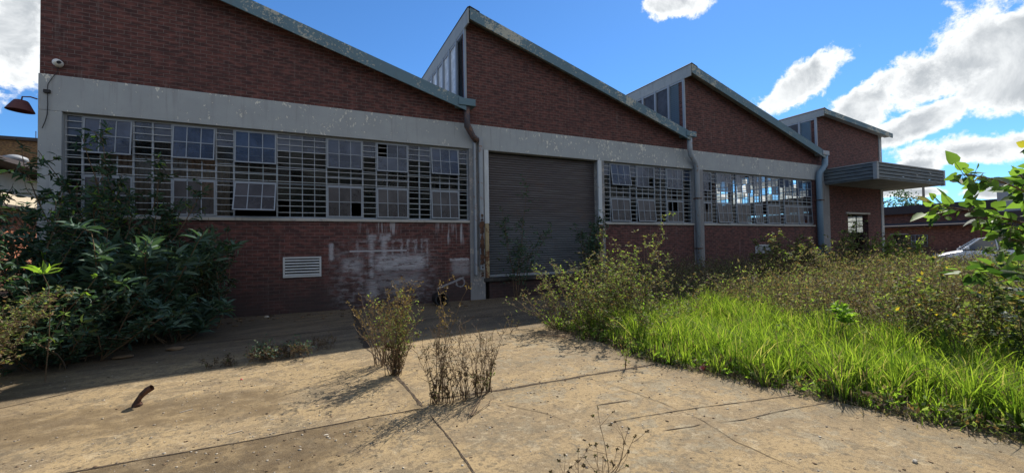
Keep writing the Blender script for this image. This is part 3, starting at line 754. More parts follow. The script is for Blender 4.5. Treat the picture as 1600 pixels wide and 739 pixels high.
# ---- wall lamp on the left corner, bulkhead and loose cable
b = MB(); b.tube([(-5.12, 11.95, 4.80), (-5.22, 11.95, 4.83), (-5.34, 11.95, 4.82), (-5.36, 11.95, 4.70)], .014, 8)
la = build(b, 'wall_lamp', 'lamp_red', hall, smooth=True); tag(la, 'dull red enamel shade lamp on the left corner')
b = MB(); c = (-5.37, 11.95, 4.52); b.lathe([(.0, .22), (.09, .22), (.11, .20), (.205, .02), (.21, .0), (.203, .0), (.10, .185), (.0, .195)], c, 28, M4=Matrix.Rotation(rad(4), 4, 'Y'))
build(b, 'lamp_shade', 'lamp_red', la, smooth=True)
b = MB(); b.lathe([(0, .11), (.05, .095), (.075, .05), (.08, 0), (.08, -.03)], (-4.81, 11.94, 5.6), 18, M4=Matrix.Rotation(rad(90), 4, 'X'))
bh = build(b, 'bulkhead_lamp', 'white', hall, smooth=True)
b = MB(); b.tube([(-4.80, 11.88, 5.59), (-4.74, 11.83, 5.59)], .03, 12); build(b, 'lamp_lens', 'black', bh)
b = MB(); b.box(-5.03, -4.93, 11.93, 11.985, 4.95, 5.02)
cb = build(b, 'junction_box', 'black', hall, bevel=.005)
b = MB(); b.tube([(-4.97, 11.95, 4.97), (-4.965, 11.955, 4.7), (-4.975, 11.96, 4.5), (-5.0, 11.95, 4.35), (-5.04, 11.94, 4.2)], .008, 6)
b.tube([(-4.98, 11.96, 5.0), (-4.97, 11.967, 5.15), (-4.9, 11.967, 5.3), (-4.82, 11.96, 5.42), (-4.81, 11.95, 5.55)], .006, 6)
build(b, 'cable', 'black', cb, smooth=True)

# ================================================================ vegetation
def tubes_np(lines, sides=3):
    """lines: list of (pts (n,3), r0, r1) -> verts, quads"""
    VV, FF, o = [], [], 0
    ang = np.arange(sides) * 2 * np.pi / sides
    for pts, r0, r1 in lines:
        pts = np.asarray(pts); n = len(pts)
        d = np.gradient(pts, axis=0); d /= np.linalg.norm(d, axis=1, keepdims=True) + 1e-9
        ref = np.array([.3, .2, 1.0]) if abs(d[0, 2]) < .8 else np.array([1., .2, .1])
        a = np.cross(d, ref); a /= np.linalg.norm(a, axis=1, keepdims=True) + 1e-9; b2 = np.cross(d, a)
        r = np.linspace(r0, r1, n)[:, None, None]
        ring = pts[:, None, :] + r * (a[:, None, :] * np.cos(ang)[None, :, None] + b2[:, None, :] * np.sin(ang)[None, :, None])
        VV.append(ring.reshape(-1, 3)); i = np.arange(n - 1)[:, None] * sides; k = np.arange(sides)[None, :]; k1 = (k + 1) % sides
        FF.append((np.stack([i + k, i + k1, i + k1 + sides, i + k + sides], -1).reshape(-1, 4)) + o); o += n * sides
    return np.concatenate(VV), np.concatenate(FF)
TPL = {
 'lance': (np.array([[0, 0, 0], [.3, -.42, .05], [.35, 0, -.02], [.3, .42, .05], [.7, -.3, .0], [.72, 0, -.08], [.7, .3, .0], [1, 0, -.22]]), np.array([[0, 1, 2, 2], [0, 2, 3, 3], [1, 4, 5, 2], [2, 5, 6, 3], [4, 7, 5, 5], [5, 7, 6, 6]])),
 'small': (np.array([[0, 0, 0], [.45, -.5, .06], [1, 0, -.08], [.45, .5, .06]]), np.array([[0, 1, 2, 3]])),
 'heart': (np.array([[0, 0, 0], [-.08, -.3, .03], [.12, -.5, .06], [.45, -.44, .04], [.8, -.18, -.04], [1, 0, -.1], [.8, .18, -.04], [.45, .44, .04], [.12, .5, .06], [-.08, .3, .03], [.35, 0, -.05], [.7, 0, -.07]]),
           np.array([[0, 1, 2, 10], [2, 3, 10, 10], [3, 4, 11, 10], [4, 5, 11, 11], [5, 6, 11, 11], [6, 7, 10, 11], [7, 8, 10, 10], [8, 9, 0, 10]])),
}
def leaves_np(P, D, L, Wd, kind='small', up=.6, rng=RG):
    P = np.asarray(P, float); D = np.asarray(D, float); n = len(P)
    D = D / (np.linalg.norm(D, axis=1, keepdims=True) + 1e-9)
    U = rng.normal(size=(n, 3)) * (1 - up); U[:, 2] += up
    Sd = np.cross(U, D); Sd /= np.linalg.norm(Sd, axis=1, keepdims=True) + 1e-9; N = np.cross(D, Sd)
    tv, tf = TPL[kind]; L = np.broadcast_to(L, (n,))[:, None, None]; Wd = np.broadcast_to(Wd, (n,))[:, None, None]
    V = P[:, None, :] + D[:, None, :] * tv[None, :, 0:1] * L + Sd[:, None, :] * tv[None, :, 1:2] * Wd + N[:, None, :] * tv[None, :, 2:3] * L
    Fq = tf[None] + (np.arange(n) * len(tv))[:, None, None]
    V = V.reshape(-1, 3); Fq = Fq.reshape(-1, 4)
    tri = Fq[:, 2] == Fq[:, 3]
    return V, Fq[~tri], Fq[tri][:, :3]
def leafparts(res, mi):
    V, q, t3 = res; out = []
    # one vertex block, two face arrays: duplicate offset trick
    return V, q, t3, mi
def mesh_plant(name, stems, leafsets, mats, parent, stem_mi=0):
    """stems -> child 'stem', leafsets [(V,q,t,mi)] -> child 'foliage'"""
    if stems:
        v, f = tubes_np(stems); npmesh(name[0], [(v, f, 0)], [mats[0]], parent)
    if leafsets:
        parts = []
        for V, q, t3, mi in leafsets:
            if len(q) and len(t3):   # keep islands whole: build per-leaf faces sharing the vertices
                parts.append((V, q, mi, t3))
            elif len(q): parts.append((V, q, mi, None))
            else: parts.append((V, t3, mi, None))
        me = bpy.data.meshes.new(name[1]); off = 0; vs = []; loops = []; tot = []; ms = []
        for V, f, mi, t3 in parts:
            vs.append(V)
            for ff in (f, t3):
                if ff is None: continue
                loops.append((ff + off).ravel()); tot.append(np.full(len(ff), ff.shape[1])); ms.append(np.full(len(ff), mi))
            off += len(V)
        V = np.concatenate(vs); loops = np.concatenate(loops); tot = np.concatenate(tot); ms = np.concatenate(ms)
        me.vertices.add(len(V)); me.vertices.foreach_set('co', V.astype(np.float32).ravel())
        me.loops.add(len(loops)); me.loops.foreach_set('vertex_index', loops.astype(np.int32))
        me.polygons.add(len(tot)); st = np.concatenate([[0], np.cumsum(tot)[:-1]])
        me.polygons.foreach_set('loop_start', st.astype(np.int32)); me.polygons.foreach_set('loop_total', tot.astype(np.int32))
        me.polygons.foreach_set('material_index', ms.astype(np.int32))
        for m in mats[1:]: me.materials.append(M[m])
        me.update(calc_edges=True)
        return link(bpy.data.objects.new(name[1], me), parent)
def sprig(rng, p0, d0, L, n=8, wob=.12, grav=0.0):
    pts = [np.array(p0, float)]; d = np.array(d0, float); d /= np.linalg.norm(d)
    for _ in range(n - 1):
        d = d + rng.normal(size=3) * wob; d[2] -= grav; d /= np.linalg.norm(d)
        pts.append(pts[-1] + d * L / (n - 1))
    return np.array(pts)
def shrub(name, base, label, cat, H, Rd, n_main, n_side, leaf, mats, leaf_n=10, seed=1, group=None, lean=(0, 0), spread=.5, side_len=.35,
          kind='small', leafw=.4, rosette=0, r0=.012, start=.25, dens_low=1.0, base_r=.1, up=.6, leaf_mix=(1.0,), droop=0.0, wob=.10, cat_part=('stem', 'foliage'), tipleaf=None, sq=1.0):
    rng = np.random.default_rng(seed)
    root = empty(name, base, label, cat, group)
    B = np.array(base, float); stems = []; P = []; D = []
    for i in range(n_main):
        a = rng.uniform(0, 2 * np.pi); rr = spread * np.sqrt(rng.uniform(.0, 1))
        p0 = B + np.array([np.cos(a), np.sin(a) * sq, 0]) * base_r * rng.uniform(0, 1)
        h = H * rng.uniform(.6, 1.0) * (1 - .25 * rr / max(spread, .01))
        d = np.array([np.cos(a) * rr * Rd / H * 2 + lean[0], np.sin(a) * sq * rr * Rd / H * 2 + lean[1], 1.0])
        pts = sprig(rng, p0, d, h * np.linalg.norm(d), 11, wob, droop); pts[:, 2] = np.maximum(pts[:, 2], B[2] + .01)
        stems.append((pts, r0, r0 * .3))
        for j in range(n_side):
            u = rng.uniform(start, 1.0); k = u * 10; i0 = min(int(k), 9); q = pts[i0] + (pts[i0 + 1] - pts[i0]) * (k - i0)
            dd = rng.normal(size=3); dd[2] = abs(dd[2]) * .7 + .25
            sl = side_len * rng.uniform(.4, 1.1) * (1.15 - .5 * u); sp = sprig(rng, q, dd, sl, 6, .2, droop * .5)
            stems.append((sp, r0 * .4, r0 * .15))
            m = leaf_n if rng.uniform() < dens_low or u > .5 else max(1, leaf_n // 3)
            if rosette:
                e = sp[-1]; ax = sp[-1] - sp[-2]; ax /= np.linalg.norm(ax)
                for lay in range(rosette):
                    az = lay * 2.4 + rng.uniform(-.3, .3); el = .15 + .8 * lay / rosette
                    v = np.array([np.cos(az) * np.cos(el), np.sin(az) * np.cos(el), np.sin(el) * .8 - .1]) + ax * .3
                    P.append(e - ax * .02 * (rosette - lay)); D.append(v)
            for _ in range(m):
                k2 = rng.uniform(.1, 1) * 5; i1 = min(int(k2), 4); P.append(sp[i1] + (sp[i1 + 1] - sp[i1]) * (k2 - i1))
                v = rng.normal(size=3); v[2] = v[2] * .5 + .1; D.append(v)
    P = np.array(P); D = np.array(D); n = len(P)
    L = leaf * rng.uniform(.55, 1.15, n); sel = rng.uniform(size=n); sets = []; lo = 0
    for mi, fr in enumerate(leaf_mix):
        mk = (sel >= lo) & (sel < lo + fr + (1e-6)); lo += fr
        if mk.sum(): sets.append((*leaves_np(P[mk], D[mk], L[mk], L[mk] * leafw, kind, up, rng), mi))
    mesh_plant(cat_part, stems, sets, mats, root)
    return root

# --- left thicket against the wall (in the building's shade)
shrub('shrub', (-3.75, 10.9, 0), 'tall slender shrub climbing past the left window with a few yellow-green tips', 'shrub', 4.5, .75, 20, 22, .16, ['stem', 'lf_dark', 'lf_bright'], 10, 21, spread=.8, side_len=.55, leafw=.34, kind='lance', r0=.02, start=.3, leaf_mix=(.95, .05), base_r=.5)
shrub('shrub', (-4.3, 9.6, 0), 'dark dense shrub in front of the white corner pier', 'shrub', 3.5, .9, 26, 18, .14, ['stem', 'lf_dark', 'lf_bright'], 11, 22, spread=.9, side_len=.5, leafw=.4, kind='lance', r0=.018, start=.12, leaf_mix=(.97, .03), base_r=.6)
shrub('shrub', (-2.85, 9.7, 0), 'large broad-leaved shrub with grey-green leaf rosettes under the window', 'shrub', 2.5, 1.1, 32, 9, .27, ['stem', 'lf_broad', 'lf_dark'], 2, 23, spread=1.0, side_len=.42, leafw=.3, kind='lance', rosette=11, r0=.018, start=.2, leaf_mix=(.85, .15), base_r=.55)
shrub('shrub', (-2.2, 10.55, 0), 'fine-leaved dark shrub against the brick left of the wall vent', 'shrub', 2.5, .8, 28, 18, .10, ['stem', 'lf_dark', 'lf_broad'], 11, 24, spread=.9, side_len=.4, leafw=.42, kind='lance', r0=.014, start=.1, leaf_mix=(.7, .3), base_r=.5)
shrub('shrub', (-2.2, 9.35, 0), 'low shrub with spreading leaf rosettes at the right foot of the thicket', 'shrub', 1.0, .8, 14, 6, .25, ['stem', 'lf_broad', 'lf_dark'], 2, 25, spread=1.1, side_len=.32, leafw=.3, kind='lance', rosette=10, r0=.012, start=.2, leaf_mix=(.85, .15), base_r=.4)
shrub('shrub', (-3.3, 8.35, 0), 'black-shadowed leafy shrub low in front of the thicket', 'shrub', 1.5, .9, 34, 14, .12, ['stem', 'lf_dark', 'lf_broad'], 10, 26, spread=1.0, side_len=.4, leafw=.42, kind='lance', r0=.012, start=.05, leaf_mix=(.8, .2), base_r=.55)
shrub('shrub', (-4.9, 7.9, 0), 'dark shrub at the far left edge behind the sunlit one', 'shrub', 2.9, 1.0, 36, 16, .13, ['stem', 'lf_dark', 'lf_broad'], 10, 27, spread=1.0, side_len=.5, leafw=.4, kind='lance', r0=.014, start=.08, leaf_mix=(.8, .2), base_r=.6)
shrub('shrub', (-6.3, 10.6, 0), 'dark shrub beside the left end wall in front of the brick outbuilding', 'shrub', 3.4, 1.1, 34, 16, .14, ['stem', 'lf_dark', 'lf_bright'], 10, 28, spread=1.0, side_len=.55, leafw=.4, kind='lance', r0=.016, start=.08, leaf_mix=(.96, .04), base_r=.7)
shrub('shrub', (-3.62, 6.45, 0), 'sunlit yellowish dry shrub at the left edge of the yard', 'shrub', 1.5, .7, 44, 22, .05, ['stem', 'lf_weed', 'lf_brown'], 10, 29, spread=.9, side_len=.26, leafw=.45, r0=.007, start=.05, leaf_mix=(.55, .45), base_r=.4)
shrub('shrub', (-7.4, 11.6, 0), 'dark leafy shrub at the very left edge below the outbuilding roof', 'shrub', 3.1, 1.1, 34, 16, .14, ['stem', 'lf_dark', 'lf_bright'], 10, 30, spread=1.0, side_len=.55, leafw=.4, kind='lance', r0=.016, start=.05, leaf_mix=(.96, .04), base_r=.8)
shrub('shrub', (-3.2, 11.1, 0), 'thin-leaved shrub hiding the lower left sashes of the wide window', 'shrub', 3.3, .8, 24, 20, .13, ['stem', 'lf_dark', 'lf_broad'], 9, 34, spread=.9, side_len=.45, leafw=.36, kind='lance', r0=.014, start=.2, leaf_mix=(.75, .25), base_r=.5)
# a single arching sprig with light leaves
root = empty('sprig', (-3.05, 7.35, 0), 'arching stem with a pale green rosette catching the sun before the dark thicket', 'plant')
rg = np.random.default_rng(5)
pts = np.array([(-3.05, 7.35, 0), (-3.0, 7.3, .5), (-2.95, 7.2, .9), (-2.93, 7.12, 1.2), (-2.97, 7.08, 1.36)])
sp2 = np.array([(-3.0, 7.3, .5), (-2.8, 7.15, .85), (-2.55, 7.0, 1.12), (-2.42, 6.95, 1.32)])
P = [pts[-1]] * 9 + [p for p in sp2[1:] for _ in range(5)]; D = [(math.cos(a * 2.4), math.sin(a * 2.4), .15 + .13 * a) for a in range(9)] + [tuple(rg.normal(size=3)) for _ in range(15)]
L = np.array([.2] * 9 + [.07] * 15)
mesh_plant(('stem', 'foliage'), [(pts, .008, .004), (sp2, .006, .003)], [(*leaves_np(P, D, L, L * .34, 'lance', .35, rg), 0)], ['stem', 'lf_bright'], root)

# --- bush growing from the slab joint
def multi(rootname, base, label, cat, specs, mats, seed):
    """specs: list of dicts: n stems, H, spread, offset, leaf size/count by height, material index"""
    rng = np.random.default_rng(seed); root = empty(rootname, base, label, cat); B = np.array(base, float); stems = []; acc = {}
    for s in specs:
        for i in range(s['n']):
            a = rng.uniform(0, 2 * np.pi); rr = rng.uniform(0, 1) ** .7 * s['spread']
            off = np.array([s.get('ox', 0) + rng.normal() * s.get('br', .03), s.get('oy', 0) + rng.normal() * s.get('bry', s.get('br', .03)), 0])
            d = np.array([np.cos(a) * rr + s.get('lx', 0), np.sin(a) * rr + s.get('ly', 0), 1.]); h = s['H'] * rng.uniform(s.get('hmin', .65), 1)
            pts = sprig(rng, B + off, d, h, 12, s.get('wob', .09)); stems.append((pts, s.get('r', .006), .0015))
            for j in range(s.get('side', 8)):
                u = rng.uniform(s.get('s0', .3), 1); k = u * 11; i0 = min(int(k), 10); q = pts[i0] + (pts[i0 + 1] - pts[i0]) * (k - i0)
                dd = rng.normal(size=3) * .8; dd[2] = abs(dd[2]) + .35
                sp = sprig(rng, q, dd, s.get('sl', .18) * rng.uniform(.4, 1), 5, .18); stems.append((sp, .003, .001))
                for _ in range(s['ln']):
                    mi = s['top'] if u > s.get('split', .75) else s['mid'] if u > s.get('split0', .3) else s.get('low', s['mid'])
                    e = sp[rng.integers(1, 5)] + rng.normal(size=3) * .008; v = rng.normal(size=3)
                    if mi == s.get('low'): v[2] = -abs(v[2]) - .6
                    acc.setdefault(mi, []).append((e, v, s['lf'] * rng.uniform(.5, 1.1)))
    sets = []
    for mi, lst in acc.items():
        L = np.array([x[2] for x in lst]); sets.append((*leaves_np([x[0] for x in lst], [x[1] for x in lst], L, L * .45, 'small', .3, rng), mi))
    mesh_plant(('stem', 'foliage'), stems, sets, mats, root); return root
multi('bush', (.95, 5.47, 0), 'bushy weed with green leaves and brown seed tops rooted in the slab joint', 'bush', [
    dict(n=17, H=1.12, spread=.5, hmin=.45, side=12, ln=5, lf=.038, mid=0, low=2, top=0, split=.8, split0=.34, sl=.2, br=.035),
    dict(n=12, H=1.3, spread=.4, side=12, ln=6, lf=.034, mid=0, top=1, split=.66, sl=.14, s0=.45),
    dict(n=9, H=.55, spread=.12, side=9, ln=5, lf=.05, mid=2, top=2, s0=.1, sl=.1, br=.04)], ['stem', 'lf_weed', 'lf_seed', 'lf_dry'], 31)
multi('bush', (.86, 6.0, 0), 'upright bunch of dry reddish-brown stems behind the green weed', 'bush', [
    dict(n=20, H=1.2, spread=.2, hmin=.5, side=10, ln=4, lf=.03, mid=0, top=0, s0=.25, sl=.12, br=.07, lx=-.03),
    dict(n=2, H=1.0, spread=.06, lx=-.42, side=5, ln=4, lf=.04, mid=0, top=0, s0=.5)], ['stem', 'lf_seed'], 32)
multi('bush', (1.18, 4.30, 0), 'single tall dry stalk with brown seed head left of the withered clump', 'bush', [
    dict(n=4, H=1.36, spread=.12, side=14, ln=7, lf=.028, mid=0, top=1, split=.6, s0=.15, sl=.13, br=.02, hmin=.8)], ['stem', 'lf_dry', 'lf_seed'], 33)
for k, (ox, oy, lab) in enumerate([(1.12, 4.22, 'withered weed clump at the left end of the dead row'), (1.24, 4.2, 'second withered weed from the left in the dead row'), (1.44, 4.24, 'withered weed in the middle of the dead row'), (1.60, 4.25, 'dark-footed withered weed right of the middle of the dead row'), (1.74, 4.30, 'withered weed with a few green leaves at the right end of the dead row')]):
    multi('dead_weed', (ox, oy, 0), lab, 'weed', [
        dict(n=7, H=.86, spread=.26, side=10, ln=3, lf=.026, mid=0, top=0, s0=.25, sl=.17, br=.03, r=.004),
        dict(n=5, H=.36, spread=.12, side=6, ln=4, lf=.04, mid=1 if k == 4 else 0, low=0, top=0, s0=.1, sl=.06, br=.03)], ['stem', 'lf_dry', 'lf_weed'], 40 + k)
# low dry weeds lying in the shade
multi('weed_patch', (-.42, 7.1, 0), 'low matted grey weed on the shaded concrete left of the joint', 'weed', [
    dict(n=46, H=.34, spread=1.6, side=7, ln=5, lf=.04, mid=0, top=1, s0=.1, sl=.12, br=.2, bry=.1, r=.003)], ['stem', 'lf_dry', 'lf_broad'], 51)
multi('weed_patch', (.14, 7.45, 0), 'small thin weed patch in the shade beside the dark joint', 'weed', [
    dict(n=16, H=.26, spread=1.3, side=5, ln=3, lf=.03, mid=0, top=0, s0=.2, sl=.1, br=.12, bry=.05, r=.003)], ['stem', 'lf_dry', 'lf_broad'], 52)
multi('weed_patch', (-1.15, 7.05, 0), 'tiny flattened weed on the shaded concrete further left', 'weed', [
    dict(n=14, H=.16, spread=2.2, side=5, ln=4, lf=.035, mid=0, top=0, s0=.1, sl=.07, br=.12, bry=.05, r=.003)], ['stem', 'lf_dry', 'lf_broad'], 53)
multi('sprout', (3.33, 7.03, 0), 'small spreading dry sprout at the edge of the building shadow', 'weed', [
    dict(n=3, H=.42, spread=.5, side=5, ln=3, lf=.04, mid=0, top=0, s0=.4, sl=.12, br=.01, lx=-.1)], ['stem', 'lf_brown'], 54)
multi('sprout', (3.62, 4.25, 0), 'lone small seedling standing in the long dark joint', 'weed', [
    dict(n=2, H=.33, spread=.08, side=8, ln=4, lf=.03, mid=0, top=0, s0=.15, sl=.06, br=.005)], ['stem', 'lf_weed'], 55)
for (ox, oy, H, lab, sd_) in ((1.80, 2.30, .52, 'leafless forked stalk with dark seed heads at the bottom edge', 61), (1.50, 2.25, .34, 'short leafless stalk with seed heads left of the forked one', 62), (1.66, 2.2, .3, 'thin bare stalk between the two seed-head stalks', 63)):
    rng = np.random.default_rng(sd_); root = empty('seed_stalk', (ox, oy, 0), lab, 'weed'); st = []; P = []
    for a in range(3):
        p = sprig(rng, (ox, oy, 0), (rng.normal() * .25, rng.normal() * .2, 1), H * rng.uniform(.7, 1), 9, .12); st.append((p, .0035, .0015)); P.append(p[-1])
        for j in range(3):
            q = p[rng.integers(3, 8)]; s2 = sprig(rng, q, (rng.normal(), rng.normal() * .5, 1), .14, 4, .15); st.append((s2, .002, .001)); P.append(s2[-1])
    P = np.repeat(np.array(P), 9, 0); D = rng.normal(size=(len(P), 3))
    mesh_plant(('stem', 'seed_head'), st, [(*leaves_np(P, D, .017, .011, 'small', .2, rng), 0)], ['stem', 'lf_dry'], root)

# --- bushes between the yard and the shutter
WM = ['stem', 'lf_weed', 'lf_brown', 'lf_bright']
shrub('shrub', (4.75, 6.6, 0), 'pale-leaved wiry bush in front of the right side of the shutter', 'shrub', 1.8, .8, 40, 16, .055, WM, 8, 71, spread=.85, side_len=.28, leafw=.45, r0=.006, start=.12, leaf_mix=(.66, .26, .08), base_r=.5, wob=.08)
shrub('shrub', (5.5, 6.5, 0), 'taller wiry bush reaching up under the second window', 'shrub', 2.45, .7, 32, 16, .06, WM, 7, 72, spread=.75, side_len=.3, leafw=.45, r0=.007, start=.15, leaf_mix=(.6, .34, .06), base_r=.5, wob=.08)
shrub('shrub', (4.35, 7.1, 0), 'bare-branched bush leaning left over the concrete', 'shrub', 1.05, .6, 14, 10, .055, WM, 4, 73, spread=.6, side_len=.25, leafw=.45, r0=.007, start=.3, leaf_mix=(.5, .45, .05), base_r=.2, lean=(-.55, -.1))
shrub('shrub', (5.0, 5.7, 0), 'low green bush at the corner where the grass begins', 'shrub', .95, .7, 34, 13, .05, WM, 7, 74, spread=1.0, side_len=.25, leafw=.5, r0=.005, start=.05, leaf_mix=(.72, .13, .15), base_r=.5)
shrub('shrub', (6.7, 6.6, 0), 'thin brown bush behind the start of the grass', 'shrub', 1.5, .7, 26, 13, .055, WM, 6, 75, spread=.85, side_len=.28, leafw=.45, r0=.006, start=.1, leaf_mix=(.4, .55, .05), base_r=.6)
# saplings on the dock, before the shutter
shrub('sapling', (5.55, 11.35, 0), 'thin-stemmed sapling in front of the left half of the roller shutter', 'sapling', 3.7, 1.3, 7, 22, .12, ['stem', 'lf_dark', 'lf_broad'], 7, 81, spread=.8, side_len=.6, leafw=.42, kind='lance', r0=.013, start=.2, leaf_mix=(.5, .5), base_r=.06, wob=.06, lean=(.08, 0))
shrub('sapling', (8.3, 11.3, 0), 'leafy sapling in front of the right edge of the roller shutter', 'sapling', 3.3, .6, 9, 30, .11, ['stem', 'lf_dark', 'lf_broad'], 9, 82, spread=.5, side_len=.42, leafw=.45, kind='lance', r0=.013, start=.15, leaf_mix=(.6, .4), base_r=.12, wob=.06)
# --- individual taller plants over the weed field
for (x, y, H, lab, sd_, mixx, ns) in (
    (13.6, 8.6, 1.9, 'leafy weed standing before the first downpipe beyond the shutter', 91, (.5, .45, .05), 12),
    (15.2, 8.6, 1.7, 'reddish-brown weed below the left side of the third-bay window', 92, (.3, .65, .05), 12),
    (19.3, 9.0, 2.55, 'tall weed with long bare stems before the wide blue downpipe', 93, (.5, .4, .1), 14),
    (17.0, 8.8, 1.8, 'weed with pinkish tips below the middle of the third-bay window', 94, (.35, .6, .05), 12),
    (20.4, 8.2, 2.0, 'bright green weed just right of the blue downpipe', 95, (.4, .1, .5), 14)):
    shrub('tall_weed', (x, y, 0), lab, 'weed', H * 1.2, .7, ns + 6, 20, .10, WM, 8, sd_, spread=.6, side_len=.35, leafw=.45, r0=.008, start=.2, leaf_mix=mixx, base_r=.4, wob=.07)
# feathery conifer-like bush by the doorway
shrub('bush', (22.2, 8.6, 0), 'feathery greyish bush standing in front of the dark doorway', 'bush', 2.5, .75, 26, 26, .07, ['stem', 'lf_brown', 'lf_weed'], 9, 96, spread=.6, side_len=.45, leafw=.3, r0=.008, start=.05, leaf_mix=(.75, .25), base_r=.25, wob=.04)

# --- weed field: one uncountable mass
rg = np.random.default_rng(77)
def visible(x, y, lim=1.62): return True
pts = []
N = 5200
while len(pts) < N:
    x = rg.uniform(6.8, 27.5); y = rg.uniform(-.5, 11.3)
    ed = 8.3 + .5 * math.sin(y * 1.1) - .25 * max(0, y - 6.2) * 1.6
    if x < ed - rg.exponential(.25): continue
    if y < -.3 + .0 * x or y < .11 * x - 1.0: continue
    if x > 16 and rg.uniform() > .75: continue
    pts.append((x, y))
pts = np.array(pts); stems = []; acc = {0: [], 1: [], 2: []}
n = len(pts)
patch = np.sin(pts[:, 0] * .9 + 1) * np.cos(pts[:, 1] * 1.3) + rg.normal(size=n) * .5
hh = (1.02 + .22 * np.sin(pts[:, 0] * .55 + pts[:, 1] * .8)) * rg.uniform(.62, 1.12, n)
hh *= np.where(rg.uniform(size=n) < .05, 1.4, 1); hh += np.clip((pts[:, 0] - 9) * .012, 0, .15); hh *= 1 - .3 * np.clip((pts[:, 0] - 19) / 5, 0, 1)
for i in range(n):
    h = hh[i]; d = np.array([rg.normal() * .2, rg.normal() * .2, 1.0]); p = sprig(rg, (pts[i, 0], pts[i, 1], -.03), d, h, 5, .12)
    stems.append((p, .005, .002))
P = []; Dd = []; K = []
for i in range(n):
    p = stems[i][0]; m = 30
    k = rg.uniform(.8, 4, m); i0 = np.minimum(k.astype(int), 3); q = p[i0] + (p[i0 + 1] - p[i0]) * (k - i0)[:, None]
    rad_ = .05 + .15 * rg.uniform(size=m); a = rg.uniform(0, 6.28, m)
    q = q + np.stack([np.cos(a) * rad_, np.sin(a) * rad_, rg.normal(size=m) * .05], 1)
    P.append(q); v = rg.normal(size=(m, 3)); v[:, 2] += .5; Dd.append(v)
    K.append(np.where(rg.uniform(size=m) < (.08 if patch[i] < .6 else .4), 1, 0) + np.where(rg.uniform(size=m) < .025, 1, 0))
for _ in range(420):
    y_ = rg.uniform(.3, 7.4); x_ = np.interp(y_, [q[1] for q in edge[:14]], [q[0] for q in edge[:14]]) + abs(rg.normal()) * rg.choice([.12, 1.6]) + .03
    h_ = rg.uniform(.06, .5) if x_ > 5.2 else rg.uniform(.04, .22); m = 16
    p = sprig(rg, (x_, y_, -.01), (rg.normal() * .4, rg.normal() * .4, 1), h_, 5, .15); stems.append((p, .003, .001))
    k = rg.uniform(.5, 4, m); i0 = np.minimum(k.astype(int), 3); q = p[i0] + (p[i0 + 1] - p[i0]) * (k - i0)[:, None] + rg.normal(size=(m, 3)) * np.array([.04, .04, .01])
    q[:, 2] = np.maximum(q[:, 2], .01); P.append(q); v = rg.normal(size=(m, 3)); v[:, 2] += .3; Dd.append(v); K.append(np.full(m, rg.choice([0, 1, 1, 2])))
P = np.concatenate(P); Dd = np.concatenate(Dd); K = np.minimum(np.concatenate(K), 2)
sets = []
for mi in (0, 1, 2):
    mk = K == mi; L = rg.uniform(.035, .085, mk.sum()); sets.append((*leaves_np(P[mk], Dd[mk], L, L * rg.uniform(.3, .5, mk.sum()), 'small', .3, rg), mi + 1))
v, f = tubes_np(stems)
Vs = [v]; 
def stuff_mesh(name, blocks, mats):
    me = bpy.data.meshes.new(name); off = 0; vs = []; loops = []; tot = []; ms = []
    for V, fl, mi in blocks:
        vs.append(V)
        for ff in fl:
            if ff is None or not len(ff): continue
            loops.append((ff + off).ravel()); tot.append(np.full(len(ff), ff.shape[1])); ms.append(np.full(len(ff), mi))
        off += len(V)
    V = np.concatenate(vs); loops = np.concatenate(loops); tot = np.concatenate(tot); ms = np.concatenate(ms)
    me.vertices.add(len(V)); me.vertices.foreach_set('co', V.astype(np.float32).ravel())
    me.loops.add(len(loops)); me.loops.foreach_set('vertex_index', loops.astype(np.int32))
    me.polygons.add(len(tot)); st = np.concatenate([[0], np.cumsum(tot)[:-1]])
    me.polygons.foreach_set('loop_start', st.astype(np.int32)); me.polygons.foreach_set('loop_total', tot.astype(np.int32))
    me.polygons.foreach_set('material_index', ms.astype(np.int32))
    for m in mats: me.materials.append(M[m])
    me.update(calc_edges=True)
    o = bpy.data.objects.new(name, me); COL.objects.link(o); return o
tag(stuff_mesh('weeds', [(v, [f], 0)] + [(s[0], [s[1], s[2]], s[3]) for s in sets], ['stem', 'lf_brown', 'lf_weed', 'lf_bright']),
    'tangle of brown and olive weeds filling the plot in front of the right-hand bays', 'weeds', kind='stuff')

# --- grass
def grass_pts(n, rg):
    ex = np.array([e[0] for e in edge]); ey = np.array([e[1] for e in edge])
    out = []
    while sum(map(len, out)) < n:
        x = rg.uniform(4.0, 10.2, 4000); y = rg.uniform(-1.0, 7.6, 4000)
        e = np.interp(y, ey[:14], ex[:14]); back = 9.2 + .5 * np.sin(y * 1.1) - np.clip(y - 6.2, 0, 3) * .8
        clump = np.sin(x * 5.1 + 1.3 * np.sin(y * 3.7)) * np.cos(y * 4.3 + 1.1 * np.sin(x * 2.9))
        dens = np.clip(.45 + .35 * clump, .12, 1) * np.clip((x - e + .05) / .25, .15, 1)
        k = (x > e - .04 - rg.exponential(.07, 4000)) & (x < back) & (rg.uniform(size=4000) < dens)
        # the bushes shade out the grass at the far corner
        k &= ~((y > 6.6) & (x < 5.6) & (rg.uniform(size=4000) < .8))
        k &= ~((y > .8 * x - .2 + 1.8) & (y > 6.9))
        out.append(np.stack([x[k], y[k]], 1))
    return np.concatenate(out)[:n]
